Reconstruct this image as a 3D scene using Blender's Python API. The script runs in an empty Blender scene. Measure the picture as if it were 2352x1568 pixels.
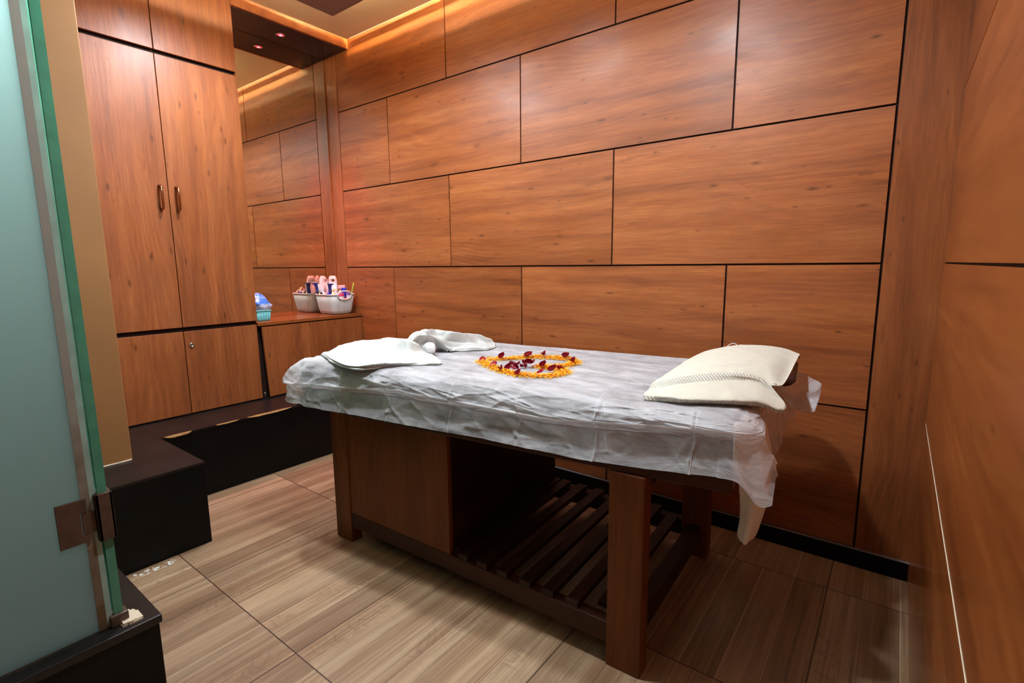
import bpy, bmesh, math, random
import numpy as np
from mathutils import Vector, Matrix

random.seed(7)
S = bpy.context.scene
COL = S.collection
R = math.radians

# ------------------------------------------------------------------ camera
cam_d = bpy.data.cameras.new('camera')
cam_d.sensor_width = 36.0
cam_d.lens = 1160.5 / 2352 * 36.0
cam_d.clip_start = 0.01
cam = bpy.data.objects.new('camera', cam_d)
COL.objects.link(cam)
YAW, PITCH, ROLL = 0.6508, -0.1502, -0.0091
fw = Vector((-math.sin(YAW) * math.cos(PITCH), math.cos(YAW) * math.cos(PITCH), math.sin(PITCH)))
rt = Vector((math.cos(YAW), math.sin(YAW), 0))
up = rt.cross(fw)
rt, up = math.cos(ROLL) * rt + math.sin(ROLL) * up, -math.sin(ROLL) * rt + math.cos(ROLL) * up
mw = Matrix((rt, up, -fw)).transposed().to_4x4()
mw.translation = Vector((-0.1341, -2.5622, 1.33))
cam.matrix_world = mw
S.camera = cam

# ------------------------------------------------------------------ view, world, lights
S.view_settings.view_transform = 'Standard'
S.view_settings.look = 'None'
S.view_settings.gamma = 1.0
S.view_settings.use_curve_mapping = False
S.view_settings.exposure = 0.74
S.cycles.use_denoising = True
S.cycles.max_bounces = 9
S.cycles.diffuse_bounces = 4
S.cycles.transparent_max_bounces = 12
S.cycles.sample_clamp_indirect = 6.0

wd = bpy.data.worlds.new('room_world')
S.world = wd
wd.use_nodes = True
wd.node_tree.nodes['Background'].inputs[0].default_value = (0.75, 0.85, 1.0, 1)
wd.node_tree.nodes['Background'].inputs[1].default_value = 0.02

LAMP_WHITE = (0.85, 0.93, 1.0)
def spot(name, loc, watts, col=LAMP_WHITE, size=150, blend=0.6, rad=0.05, tgt=None):
    l = bpy.data.lights.new(name, 'SPOT')
    l.energy = watts; l.color = col; l.spot_size = R(size); l.spot_blend = blend; l.shadow_soft_size = rad
    o = bpy.data.objects.new(name, l); COL.objects.link(o); o.location = loc
    if tgt:
        o.rotation_euler = (Vector(tgt) - Vector(loc)).to_track_quat('-Z', 'Y').to_euler()
    return o
def area(name, loc, watts, sx, sy, col, rot=(0, 0, 0)):
    l = bpy.data.lights.new(name, 'AREA')
    l.energy = watts; l.color = col; l.shape = 'RECTANGLE'; l.size = sx; l.size_y = sy
    o = bpy.data.objects.new(name, l); COL.objects.link(o); o.location = loc; o.rotation_euler = rot
    return o
# recessed downlights of the hung ceiling panel (room lamps)
DOWN = [(-2.85, -1.17, 122), (-1.12, -1.34, 132), (-2.0, -1.06, 46), (-2.4, -1.90, 5)]
for (lx, ly, w) in DOWN:
    spot('downlight_lamp', (lx, ly, 2.915), w, size=165, blend=0.55, rad=0.06)
# unseen light added behind the frosted glass to brighten its upper part
area('glass_backlight', (-2.15, -2.50, 2.68), 70, 0.2, 0.3, (0.80, 0.93, 1.0))
# weak cool fill light added behind the camera, where no lamp is known
area('front_fill', (-0.9, -3.2, 2.75), 1.0, 0.8, 0.4, (0.86, 0.94, 1.0), (R(25), 0, 0))
# red lamp in the soffit
spot('red_lamp', (-3.805, -0.445, 2.955), 95, (1.0, 0.10, 0.10), 66, 1.0, 0.03)
# warm tape behind the hung panel
WARM = (1.0, 0.66, 0.22)

# ------------------------------------------------------------------ node helpers
def mat(name):
    m = bpy.data.materials.new(name); m.use_nodes = True
    nt = m.node_tree; nt.nodes.clear()
    out = nt.nodes.new('ShaderNodeOutputMaterial')
    return m, nt, out
class G:
    def __init__(s, nt): s.nt = nt
    def n(s, t, **kw):
        x = s.nt.nodes.new(t)
        for k, v in kw.items(): setattr(x, k, v)
        return x
    def l(s, a, b): s.nt.links.new(a, b)
    def m(s, op, a, b=None, c=None, clamp=False):
        x = s.n('ShaderNodeMath', operation=op); x.use_clamp = clamp
        for i, v in enumerate((a, b, c)):
            if v is None: continue
            if isinstance(v, (int, float)): x.inputs[i].default_value = v
            else: s.l(v, x.inputs[i])
        return x.outputs[0]
    def vm(s, op, a, b=None):
        x = s.n('ShaderNodeVectorMath', operation=op)
        for i, v in enumerate((a, b)):
            if v is None: continue
            if isinstance(v, (tuple, list)): x.inputs[i].default_value = v
            else: s.l(v, x.inputs[i])
        return x.outputs[0]
    def noise(s, vec, scale, detail=3, rough=0.5, dist=0.0):
        x = s.n('ShaderNodeTexNoise'); s.l(vec, x.inputs['Vector'])
        x.inputs['Scale'].default_value = scale; x.inputs['Detail'].default_value = detail
        x.inputs['Roughness'].default_value = rough; x.inputs['Distortion'].default_value = dist
        return x.outputs['Fac']
    def ramp(s, fac, stops, interp='LINEAR'):
        x = s.n('ShaderNodeValToRGB'); s.l(fac, x.inputs[0]); x.color_ramp.interpolation = interp
        e = x.color_ramp.elements
        while len(e) > 2: e.remove(e[-1])
        for i, (p, c) in enumerate(stops):
            k = e[i] if i < 2 else e.new(p)
            k.position = p; k.color = (*c, 1) if len(c) == 3 else c
        return x.outputs[0]
    def mix(s, fac, a, b, blend='MIX'):
        x = s.n('ShaderNodeMix', data_type='RGBA', blend_type=blend)
        for i, v in ((0, fac), (6, a), (7, b)):
            if isinstance(v, (int, float)): x.inputs[i].default_value = v
            elif isinstance(v, tuple): x.inputs[i].default_value = (*v[:3], 1)
            else: s.l(v, x.inputs[i])
        return x.outputs[2]
    def rng(s, v, a, b, c, d):
        x = s.n('ShaderNodeMapRange'); s.l(v, x.inputs[0])
        for i, k in enumerate((a, b, c, d)): x.inputs[i + 1].default_value = k
        return x.outputs[0]
    def bump(s, h, strength, dist=0.01):
        x = s.n('ShaderNodeBump'); s.l(h, x.inputs['Height'])
        x.inputs['Strength'].default_value = strength; x.inputs['Distance'].default_value = dist
        return x.outputs[0]
    def bsdf(s, col, rough=0.5, spec=0.5, metal=0.0, normal=None):
        x = s.n('ShaderNodeBsdfPrincipled')
        for k, v in (('Base Color', col), ('Roughness', rough), ('Metallic', metal), ('Specular IOR Level', spec)):
            if isinstance(v, (int, float)): x.inputs[k].default_value = v
            elif isinstance(v, tuple): x.inputs[k].default_value = (*v[:3], 1)
            else: s.l(v, x.inputs[k])
        if normal is not None: s.l(normal, x.inputs['Normal'])
        return x

def srgb(r, g, b):
    f = lambda c: ((c / 255 + 0.055) / 1.055) ** 2.4 if c > 10 else c / 255 / 12.92
    return (f(r), f(g), f(b))

def plain(name, col, rough=0.5, spec=0.5, metal=0.0, var=0.08, scale=30, bump=0.0):
    m, nt, out = mat(name); g = G(nt)
    tc = g.n('ShaderNodeTexCoord').outputs['Object']
    f = g.noise(tc, scale, 3)
    k = g.rng(f, 0.3, 0.7, 1 - var, 1 + var)
    c = g.vm('SCALE', tuple(col)); sc = nt.nodes[-1]
    g.l(k, sc.inputs['Scale'])
    nrm = g.bump(g.noise(tc, scale * 4, 2), bump) if bump else None
    b = g.bsdf(c, rough, spec, metal, nrm)
    g.l(b.outputs[0], out.inputs[0])
    return m

def wood(name, axis='X', dark=(0.22, 0.058, 0.017), mid=(0.37, 0.106, 0.028), light=(0.46, 0.150, 0.043),
         rough=0.41, seed=0.0, knots=1.0, bump=0.12, spec=0.42, fine_k=1.0):
    """laminate with figure running along the given axis; every board (mesh island) has its own figure"""
    m, nt, out = mat(name); g = G(nt)
    tc = g.n('ShaderNodeNewGeometry')
    pos = tc.outputs['Position']; isl = tc.outputs['Random Per Island']
    wn = g.n('ShaderNodeTexWhiteNoise', noise_dimensions='1D'); g.l(isl, wn.inputs['W'])
    off = g.vm('SCALE', wn.outputs['Color']); nt.nodes[-1].inputs['Scale'].default_value = 37.0
    p = g.vm('ADD', g.vm('ADD', pos, off), (seed, seed * 1.7, seed * 0.6))
    def st(along, across):
        sc = {'X': (along, across, across), 'Y': (across, along, across), 'Z': (across, across, along)}[axis]
        return g.vm('MULTIPLY', p, sc)
    warp = g.n('ShaderNodeTexNoise'); g.l(st(1.3, 2.6), warp.inputs['Vector']); warp.inputs['Scale'].default_value = 1.0
    wv = g.vm('SCALE', g.vm('SUBTRACT', warp.outputs['Color'], (0.5, 0.5, 0.5))); nt.nodes[-1].inputs['Scale'].default_value = 0.5
    def nz(along, across, detail=3, rough_=0.5, wk=True):
        v = st(along, across)
        if wk: v = g.vm('ADD', v, wv)
        x = g.n('ShaderNodeTexNoise'); g.l(v, x.inputs['Vector']); x.inputs['Scale'].default_value = 1.0
        x.inputs['Detail'].default_value = detail; x.inputs['Roughness'].default_value = rough_
        return x.outputs['Fac']
    bands = nz(0.8, 13.0, 5, 0.6)
    c = g.ramp(bands, [(0.28, dark), (0.50, mid), (0.72, light)])
    # cathedral figure: growth lines across the board, bent by a slow noise
    ac = {'X': (0, 1, 1), 'Y': (1, 0, 1), 'Z': (1, 1, 0)}[axis]
    dp = g.n('ShaderNodeVectorMath', operation='DOT_PRODUCT'); g.l(p, dp.inputs[0]); dp.inputs[1].default_value = ac
    ph = g.m('ADD', g.m('MULTIPLY', dp.outputs['Value'], 190.0), g.m('MULTIPLY', nz(0.70, 2.4, 2, 0.45, False), 105.0))
    rings = g.m('SINE', ph)
    rk = g.m('MULTIPLY', g.rng(rings, 0.1, 1.0, 0.0, 0.20), g.rng(nz(1.0, 4.0, 2, 0.5, False), 0.42, 0.66, 0.15, 1.0))
    c = g.mix(rk, c, tuple(min(1, k * 1.30) for k in light))
    rk2 = g.m('MULTIPLY', g.rng(rings, -0.2, -1.0, 0.0, 0.16), g.rng(nz(1.3, 5.0, 2, 0.5, False), 0.42, 0.66, 0.1, 1.0))
    c = g.mix(rk2, c, dark)
    pn = g.m('FLOOR', g.m('DIVIDE', dp.outputs['Value'], 0.152))
    wn2 = g.n('ShaderNodeTexWhiteNoise', noise_dimensions='1D'); g.l(pn, wn2.inputs['W'])
    tone = g.rng(wn2.outputs['Value'], 0, 1, 0.90, 1.08)
    c = g.vm('SCALE', c); g.l(tone, nt.nodes[-1].inputs['Scale'])
    # smoky blotches
    bl = g.rng(nz(2.6, 5.0, 4, 0.6), 0.50, 0.74, 0.0, 0.50)
    c = g.mix(bl, c, tuple(k * 0.62 for k in mid))
    bl2 = g.rng(nz(4.5, 24.0, 4, 0.65), 0.60, 0.76, 0.0, 0.60)
    c = g.mix(bl2, c, tuple(k * 0.7 for k in dark))
    # fine pores
    fine = nz(7.0, 190.0, 2, 0.6, False)
    c = g.mix(g.rng(fine, 0.35, 0.68, 0.30 * fine_k, 0.0), c, tuple(k * 0.5 for k in dark))
    # knots
    for (al, ac_, thr, r1, kk) in ((2.6, 6.5, 0.62, 0.13, 0.66), (5.0, 15.0, 0.72, 0.16, 0.85), (9.0, 24.0, 0.70, 0.17, 0.80)):
        vo = g.n('ShaderNodeTexVoronoi'); g.l(g.vm('ADD', st(al, ac_), wv), vo.inputs['Vector']); vo.inputs['Scale'].default_value = 1.0
        kd = g.rng(vo.outputs['Distance'], 0.02, r1, 1.0, 0.0)
        sep = g.n('ShaderNodeSeparateColor'); g.l(vo.outputs['Color'], sep.inputs[0])
        kd = g.m('MULTIPLY', kd, g.m('MULTIPLY', g.m('GREATER_THAN', sep.outputs[0], thr), kk * knots))
        c = g.mix(kd, c, tuple(k * 0.40 for k in dark))
    hb = g.m('ADD', g.m('MULTIPLY', fine, 0.5), g.m('MULTIPLY', nz(14.0, 60.0, 2, 0.6), 1.0))
    nrm = g.bump(hb, bump, 0.004)
    rr = g.rng(nz(3.0, 8.0, 2), 0.3, 0.7, rough * 0.88, rough * 1.15)
    b = g.bsdf(c, rr, spec, 0.0, nrm)
    g.l(b.outputs[0], out.inputs[0])
    return m

M = {}
M['wood_x'] = wood('wood_laminate_horizontal', 'X')
M['wood_y'] = wood('wood_laminate_side', 'Y', dark=(0.175, 0.043, 0.011), mid=(0.28, 0.075, 0.017), light=(0.35, 0.106, 0.026), seed=3.1, rough=0.20, knots=0.7, bump=0.0, fine_k=0.25)
M['wood_z'] = wood('wood_laminate_upright', 'Z', dark=(0.20, 0.053, 0.015), mid=(0.325, 0.094, 0.025), light=(0.41, 0.132, 0.037), seed=5.3)
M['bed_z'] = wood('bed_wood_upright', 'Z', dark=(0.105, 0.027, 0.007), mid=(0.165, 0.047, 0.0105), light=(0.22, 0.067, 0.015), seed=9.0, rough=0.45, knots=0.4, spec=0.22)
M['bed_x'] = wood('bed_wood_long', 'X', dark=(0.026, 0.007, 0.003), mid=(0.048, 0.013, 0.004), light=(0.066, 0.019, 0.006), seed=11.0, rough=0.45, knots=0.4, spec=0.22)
M['bed_y'] = wood('bed_wood_cross', 'Y', dark=(0.016, 0.0045, 0.002), mid=(0.030, 0.0085, 0.0035), light=(0.045, 0.0135, 0.0055), seed=13.0, rough=0.45, knots=0.3, spec=0.22)  # slats and inner boards made darker: shade under the bed in the colour
M['black'] = plain('black_laminate', (0.0035, 0.0032, 0.0032), 0.38, 0.18, var=0.3, scale=6)
M['black_top'] = plain('black_laminate_lit_top', (0.009, 0.0065, 0.006), 0.36, 0.4, var=0.4, scale=7)  # lighter copy for top faces: the light they reflect is in the colour
M['gap'] = plain('dark_gap', (0.02, 0.008, 0.005), 0.7, 0.2)
M['soffit'] = plain('dark_mauve_laminate', (0.034, 0.021, 0.030), 0.22, 0.3)
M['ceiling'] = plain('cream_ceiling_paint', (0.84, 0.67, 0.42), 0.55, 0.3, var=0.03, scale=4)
M['panel_dark'] = plain('mauve_panel', (0.27, 0.175, 0.17), 0.35, 0.4)
M['tan'] = plain('tan_wall_paint', srgb(156, 108, 64), 0.6, 0.35, var=0.07, scale=3)
M['cream_wall'] = plain('brown_wall_paint', (0.12, 0.09, 0.07), 0.7, 0.3, var=0.03)
M['raw'] = plain('raw_chipboard', (0.36, 0.19, 0.07), 0.85, 0.1, var=0.25, scale=60)
M['chrome'] = plain('brushed_steel', (0.62, 0.60, 0.58), 0.2, 0.5, 1.0, var=0.03)
M['brass'] = plain('bronzed_handle', (0.50, 0.26, 0.14), 0.14, 0.5, 1.0, var=0.03)
M['rust'] = plain('rusty_brown_metal', (0.085, 0.050, 0.033), 0.42, 0.5, 0.25, var=0.25, scale=40)
M['caulk'] = plain('pale_caulk', (0.62, 0.52, 0.38), 0.6, 0.3)
M['edge_grey'] = plain('grey_edge_highlight', (0.16, 0.14, 0.13), 0.5, 0.4)
M['plaster'] = plain('white_plaster_crumb', (0.75, 0.72, 0.66), 0.9, 0.1)

def emit(name, col, strength):
    m, nt, out = mat(name); g = G(nt)
    e = g.n('ShaderNodeEmission'); e.inputs[0].default_value = (*col, 1); e.inputs[1].default_value = strength
    g.l(e.outputs[0], out.inputs[0]); return m
M['led_warm'] = emit('warm_led_tape', (1.0, 0.74, 0.32), 850.0)
M['led_rope'] = emit('warm_rope_light', (1.0, 0.80, 0.48), 1.2)
M['led_panel'] = emit('warm_led_tape_panel', (1.0, 0.84, 0.52), 90.0)
M['led_red'] = emit('red_lamp_lens', (1.0, 0.03, 0.05), 1.3)
M['led_hot'] = emit('red_lamp_bulb', (1.0, 0.10, 0.13), 6.0)
M['lamp_lens'] = emit('white_lamp_lens', (0.9, 0.96, 1.0), 4.0)

def mirror_mat():
    m, nt, out = mat('mirror_glass'); g = G(nt)
    b = g.bsdf((0.80, 0.76, 0.66), 0.015, 0.5, 1.0); g.l(b.outputs[0], out.inputs[0]); return m
M['mirror'] = mirror_mat()

def frosted():
    m, nt, out = mat('frosted_glass'); g = G(nt)
    tc = g.n('ShaderNodeTexCoord').outputs['Object']
    f = g.noise(tc, 9, 4)
    f2 = g.noise(tc, 300, 1)
    k = g.m('ADD', g.m('MULTIPLY', f, 0.10), g.m('MULTIPLY', f2, 0.10))
    c = g.mix(k, (0.46, 0.55, 0.53), (0.36, 0.42, 0.40))
    d = g.n('ShaderNodeBsdfDiffuse'); t = g.n('ShaderNodeBsdfTranslucent')
    g.l(c, d.inputs[0]); g.l(c, t.inputs[0])
    x = g.n('ShaderNodeMixShader'); x.inputs[0].default_value = 0.88; g.l(d.outputs[0], x.inputs[1]); g.l(t.outputs[0], x.inputs[2])
    gl = g.n('ShaderNodeBsdfGlossy'); gl.inputs['Roughness'].default_value = 0.35
    y = g.n('ShaderNodeMixShader'); y.inputs[0].default_value = 0.05; g.l(x.outputs[0], y.inputs[1]); g.l(gl.outputs[0], y.inputs[2])
    g.l(y.outputs[0], out.inputs[0]); return m
M['frosted'] = frosted()
def greenglass(name, col, mixf):
    m, nt, out = mat(name); g = G(nt)
    tc = g.n('ShaderNodeTexCoord').outputs['Object']
    f = g.noise(tc, 14, 3)
    c = g.mix(g.rng(f, 0.3, 0.7, 0, 1), col, tuple(k * 0.75 for k in col))
    d = g.n('ShaderNodeBsdfTranslucent'); g.l(c, d.inputs[0])
    e = g.n('ShaderNodeBsdfPrincipled'); g.l(c, e.inputs['Base Color']); e.inputs['Roughness'].default_value = 0.12
    x = g.n('ShaderNodeMixShader'); x.inputs[0].default_value = mixf
    g.l(d.outputs[0], x.inputs[1]); g.l(e.outputs[0], x.inputs[2]); g.l(x.outputs[0], out.inputs[0]); return m
M['green_edge'] = greenglass('green_glass_edge', (0.13, 0.40, 0.27), 0.6)
M['clear_strip'] = greenglass('pale_glass_margin', (0.48, 0.66, 0.57), 0.6)
def seal_mat():
    m, nt, out = mat('stained_door_seal'); g = G(nt)
    pos = g.n('ShaderNodeNewGeometry').outputs['Position']
    sx = g.n('ShaderNodeSeparateXYZ'); g.l(pos, sx.inputs[0])
    st = g.m('ADD', sx.outputs[2], g.m('MULTIPLY', g.noise(pos, 16, 4), 0.9))
    c = g.mix(g.rng(st, 0.80, 1.45, 1.0, 0.0), (0.36, 0.35, 0.30), (0.17, 0.11, 0.055))
    d = g.n('ShaderNodeBsdfTranslucent'); g.l(c, d.inputs[0])
    e = g.bsdf(c, 0.4, 0.3)
    x = g.n('ShaderNodeMixShader'); x.inputs[0].default_value = 0.7
    g.l(d.outputs[0], x.inputs[1]); g.l(e.outputs[0], x.inputs[2]); g.l(x.outputs[0], out.inputs[0]); return m
M['seal'] = seal_mat()

def floor_mat():
    m, nt, out = mat('wood_look_floor_tile'); g = G(nt)
    pos = g.n('ShaderNodeNewGeometry').outputs['Position']
    sx = g.n('ShaderNodeSeparateXYZ'); g.l(pos, sx.inputs[0])
    X, Y = sx.outputs[0], sx.outputs[1]
    tx = g.m('DIVIDE', g.m('ADD', X, 0.262), 0.718); ty = g.m('DIVIDE', g.m('ADD', Y, 0.262), 0.753)
    ix, iy = g.m('FLOOR', tx), g.m('FLOOR', ty); fx, fy = g.m('FRACT', tx), g.m('FRACT', ty)
    pl = g.m('MULTIPLY', fx, 6.0); ip, fp = g.m('FLOOR', pl), g.m('FRACT', pl)
    cid = g.n('ShaderNodeCombineXYZ'); g.l(g.m('ADD', g.m('MULTIPLY', ix, 6.0), ip), cid.inputs[0]); g.l(iy, cid.inputs[1])
    wn = g.n('ShaderNodeTexWhiteNoise', noise_dimensions='3D'); g.l(cid.outputs[0], wn.inputs['Vector'])
    off = g.vm('SCALE', wn.outputs['Color']); nt.nodes[-1].inputs['Scale'].default_value = 23.0
    p = g.vm('ADD', pos, off)
    w = g.n('ShaderNodeTexNoise'); g.l(g.vm('MULTIPLY', p, (5, 2.2, 1)), w.inputs['Vector']); w.inputs['Scale'].default_value = 1.0
    wv = g.vm('SCALE', g.vm('SUBTRACT', w.outputs['Color'], (0.5, 0.5, 0.5))); nt.nodes[-1].inputs['Scale'].default_value = 0.6
    def nz(a, b, d=4, r=0.55):
        return g.noise(g.vm('ADD', g.vm('MULTIPLY', p, (a, b, 1)), wv), 1.0, d, r)
    bands = nz(11, 0.5)
    dk, md, lt = (0.20, 0.112, 0.060), (0.30, 0.180, 0.100), (0.43, 0.292, 0.176)
    c = g.ramp(bands, [(0.28, dk), (0.48, md), (0.66, lt)])
    c = g.mix(g.rng(nz(60, 1.0, 3), 0.54, 0.72, 0.0, 0.42), c, (0.10, 0.055, 0.030))
    c = g.mix(g.rng(nz(9, 2.2, 3), 0.52, 0.70, 0.0, 0.45), c, (0.19, 0.10, 0.05))
    c = g.mix(g.rng(nz(150, 1.3, 2), 0.56, 0.66, 0.0, 0.45), c, (0.11, 0.062, 0.036))
    c = g.mix(g.rng(nz(110, 0.9, 2), 0.56, 0.68, 0.0, 0.40), c, (0.50, 0.36, 0.22))
    rp = g.m('SINE', g.m('MULTIPLY', nz(5, 9, 2), 55.0))
    rk = g.m('MULTIPLY', g.rng(rp, 0.3, 1.0, 0, 0.30), g.rng(nz(4, 1.5, 1), 0.56, 0.66, 0, 1))
    c = g.mix(rk, c, (0.12, 0.07, 0.04))
    sep = g.n('ShaderNodeSeparateColor'); g.l(wn.outputs['Color'], sep.inputs[0])
    tone = g.rng(sep.outputs[0], 0, 1, 0.84, 1.14)
    c = g.vm('SCALE', c); g.l(tone, nt.nodes[-1].inputs['Scale'])
    # thin pale line between planks, dark joint between tiles
    dpl = g.m('MINIMUM', fp, g.m('SUBTRACT', 1.0, fp))
    lk = g.m('MULTIPLY', g.m('LESS_THAN', dpl, 0.011), g.m('GREATER_THAN', sep.outputs[1], 0.35))
    c = g.mix(g.m('MULTIPLY', lk, 0.75), c, (0.55, 0.41, 0.27))
    dx = g.m('MULTIPLY', g.m('MINIMUM', fx, g.m('SUBTRACT', 1.0, fx)), 0.718)
    dy = g.m('MULTIPLY', g.m('MINIMUM', fy, g.m('SUBTRACT', 1.0, fy)), 0.753)
    jt = g.m('LESS_THAN', g.m('MINIMUM', dx, dy), 0.0024)
    c = g.mix(g.m('MULTIPLY', jt, 0.9), c, (0.045, 0.018, 0.012))
    h = g.m('ADD', g.m('MULTIPLY', nz(90, 4, 2), 0.4), g.m('MULTIPLY', jt, -2.0))
    b = g.bsdf(c, 0.36, 0.45, 0.0, g.bump(h, 0.18, 0.004))
    g.l(b.outputs[0], out.inputs[0]); return m
M['floor'] = floor_mat()

def cloth_mat(name, col, bumpk=0.5, scale=420, ribs=None, shade=0.0, sheen=0.2):
    m, nt, out = mat(name); g = G(nt)
    tc = g.n('ShaderNodeTexCoord').outputs['Object']
    f = g.noise(tc, scale, 2); f2 = g.noise(tc, 22, 4)
    c = g.mix(g.rng(f2, 0.35, 0.7, 0.0, 1.0), tuple(col), tuple(k * 0.90 for k in col))
    h = f
    if ribs:
        d, fr = ribs
        dp = g.n('ShaderNodeVectorMath', operation='DOT_PRODUCT'); g.l(tc, dp.inputs[0]); dp.inputs[1].default_value = d
        h = g.m('ADD', g.m('MULTIPLY', f, 0.3), g.m('MULTIPLY', g.m('SINE', g.m('MULTIPLY', dp.outputs['Value'], fr)), 0.8))
    b = g.bsdf(c, 0.95, 0.1, 0.0, g.bump(h, bumpk, 0.004))
    b.inputs['Sheen Weight'].default_value = sheen
    g.l(b.outputs[0], out.inputs[0]); return m
M['terry_white'] = cloth_mat('white_terry', (0.60, 0.605, 0.575), 0.5)
M['terry_rib'] = cloth_mat('white_ribbed_terry', (0.60, 0.605, 0.575), 0.8, ribs=((0.75, -0.55, 0.0), 260.0))
M['terry_cream'] = cloth_mat('cream_terry', (0.74, 0.70, 0.58), 0.7, 380)
M['band_cream'] = cloth_mat('cream_woven_band', (0.73, 0.70, 0.59), 0.8, 300, ribs=((0.80, 0.60, 0.5), 620.0))

def sheet_mat(name='white_nonwoven_sheet', fold=False):
    m, nt, out = mat(name); g = G(nt)
    tc = g.n('ShaderNodeTexCoord').outputs['Object']
    a = g.noise(g.vm('MULTIPLY', tc, (3.0, 16.0, 12.0)), 1.0, 6, 0.62, 0.5)
    b_ = g.noise(g.vm('MULTIPLY', tc, (7.0, 11.0, 13.0)), 1.0, 5, 0.60, 0.6)
    f = g.noise(g.vm('MULTIPLY', tc, (60.0, 260.0, 160.0)), 1.0, 2)
    k = g.m('ADD', g.m('MULTIPLY', a, 0.42), g.m('ADD', g.m('MULTIPLY', b_, 0.50), g.m('MULTIPLY', f, 0.08)))
    tr = g.rng(k, 0.38, 0.61, 0.62, 0.16)
    if fold: tr = g.m('MULTIPLY', tr, 0.45)
    col = (0.82, 0.81, 0.83)
    d = g.n('ShaderNodeBsdfDiffuse'); d.inputs[0].default_value = (*col, 1)
    t = g.n('ShaderNodeBsdfTranslucent'); t.inputs[0].default_value = (0.88, 0.86, 0.86, 1)
    bp = g.bump(g.m('ADD', g.m('MULTIPLY', b_, 1.0), g.m('MULTIPLY', f, 0.05)), 0.35, 0.02)
    g.l(bp, d.inputs['Normal']); g.l(bp, t.inputs['Normal'])
    x = g.n('ShaderNodeMixShader'); x.inputs[0].default_value = 0.35; g.l(d.outputs[0], x.inputs[1]); g.l(t.outputs[0], x.inputs[2])
    gl = g.n('ShaderNodeBsdfGlossy'); gl.inputs['Roughness'].default_value = 0.4; g.l(bp, gl.inputs['Normal'])
    y = g.n('ShaderNodeMixShader'); y.inputs[0].default_value = 0.04; g.l(x.outputs[0], y.inputs[1]); g.l(gl.outputs[0], y.inputs[2])
    tp = g.n('ShaderNodeBsdfTransparent')
    z = g.n('ShaderNodeMixShader'); g.l(tr, z.inputs[0]); g.l(y.outputs[0], z.inputs[1]); g.l(tp.outputs[0], z.inputs[2])
    g.l(z.outputs[0], out.inputs[0]); return m
M['sheet'] = sheet_mat()
M['sheet_fold'] = sheet_mat('doubled_sheet_fold', True)
M['under'] = cloth_mat('ivory_under_cloth', (0.86, 0.80, 0.72), 0.15)
M['mattress'] = plain('mauve_grey_leatherette', (0.13, 0.095, 0.095), 0.5, 0.4, var=0.12, scale=5)
M['pillow_dark'] = plain('maroon_leatherette', (0.035, 0.012, 0.014), 0.4, 0.5)

def petal_mat(name, a, b, rough=0.6):
    m, nt, out = mat(name); g = G(nt)
    geo = g.n('ShaderNodeNewGeometry')
    tc = g.n('ShaderNodeTexCoord').outputs['Object']
    f = g.m('ADD', g.m('MULTIPLY', geo.outputs['Random Per Island'], 0.6), g.m('MULTIPLY', g.noise(tc, 60, 2), 0.4))
    c = g.mix(f, a, b)
    p = g.bsdf(c, rough, 0.3); t = g.n('ShaderNodeBsdfTranslucent'); g.l(c, t.inputs[0])
    x = g.n('ShaderNodeMixShader'); x.inputs[0].default_value = 0.25
    g.l(p.outputs[0], x.inputs[1]); g.l(t.outputs[0], x.inputs[2]); g.l(x.outputs[0], out.inputs[0]); return m
M['marigold'] = petal_mat('marigold_yellow', (1.0, 0.46, 0.015), (1.0, 0.60, 0.05))
M['rose'] = petal_mat('rose_red', (0.30, 0.004, 0.022), (0.16, 0.002, 0.010), 0.45)
M['rose_pale'] = petal_mat('rose_pink_red', (0.50, 0.03, 0.07), (0.33, 0.012, 0.035), 0.45)

def holes_mat(name, col, px, pz, r, oval=False):
    m, nt, out = mat(name); g = G(nt)
    pos = g.n('ShaderNodeNewGeometry').outputs['Position']
    s = g.n('ShaderNodeSeparateXYZ'); g.l(pos, s.inputs[0])
    a = g.m('FRACT', g.m('DIVIDE', g.m('ADD', s.outputs[1], s.outputs[0]), px))
    b = g.m('FRACT', g.m('DIVIDE', s.outputs[2], pz))
    da = g.m('MULTIPLY', g.m('SUBTRACT', a, 0.5), px); db = g.m('MULTIPLY', g.m('SUBTRACT', b, 0.5), pz)
    dist = g.m('SQRT', g.m('ADD', g.m('MULTIPLY', da, da), g.m('MULTIPLY', db, db)))
    hole = g.m('LESS_THAN', dist, r)
    lim = g.m('MULTIPLY', g.m('GREATER_THAN', s.outputs[2], 0.968), g.m('LESS_THAN', s.outputs[2], 1.085 if oval else 1.012))
    hole = g.m('MULTIPLY', hole, lim)
    if oval:
        ey = g.m('DIVIDE', g.m('ADD', s.outputs[1], 0.140), 0.058); ez = g.m('DIVIDE', g.m('SUBTRACT', s.outputs[2], 1.1), 0.030)
        ov = g.m('LESS_THAN', g.m('ADD', g.m('MULTIPLY', ey, ey), g.m('MULTIPLY', ez, ez)), 1.0)
        ov = g.m('MULTIPLY', ov, g.m('GREATER_THAN', s.outputs[0], -3.73))
        hole = g.m('MAXIMUM', hole, ov)
    p = g.bsdf(tuple(col), 0.45, 0.4)
    t = g.n('ShaderNodeBsdfTransparent')
    x = g.n('ShaderNodeMixShader'); g.l(hole, x.inputs[0]); g.l(p.outputs[0], x.inputs[1]); g.l(t.outputs[0], x.inputs[2])
    g.l(x.outputs[0], out.inputs[0]); return m
M['basket'] = holes_mat('grey_basket_plastic', (0.60, 0.60, 0.58), 0.0165, 0.0115, 0.0023, True)
M['basket_rim'] = plain('grey_plastic', (0.60, 0.59, 0.57), 0.4, 0.4, var=0.02)
M['teal'] = holes_mat('teal_basket_plastic', (0.16, 0.55, 0.58), 0.017, 0.0155, 0.0038)
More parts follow.
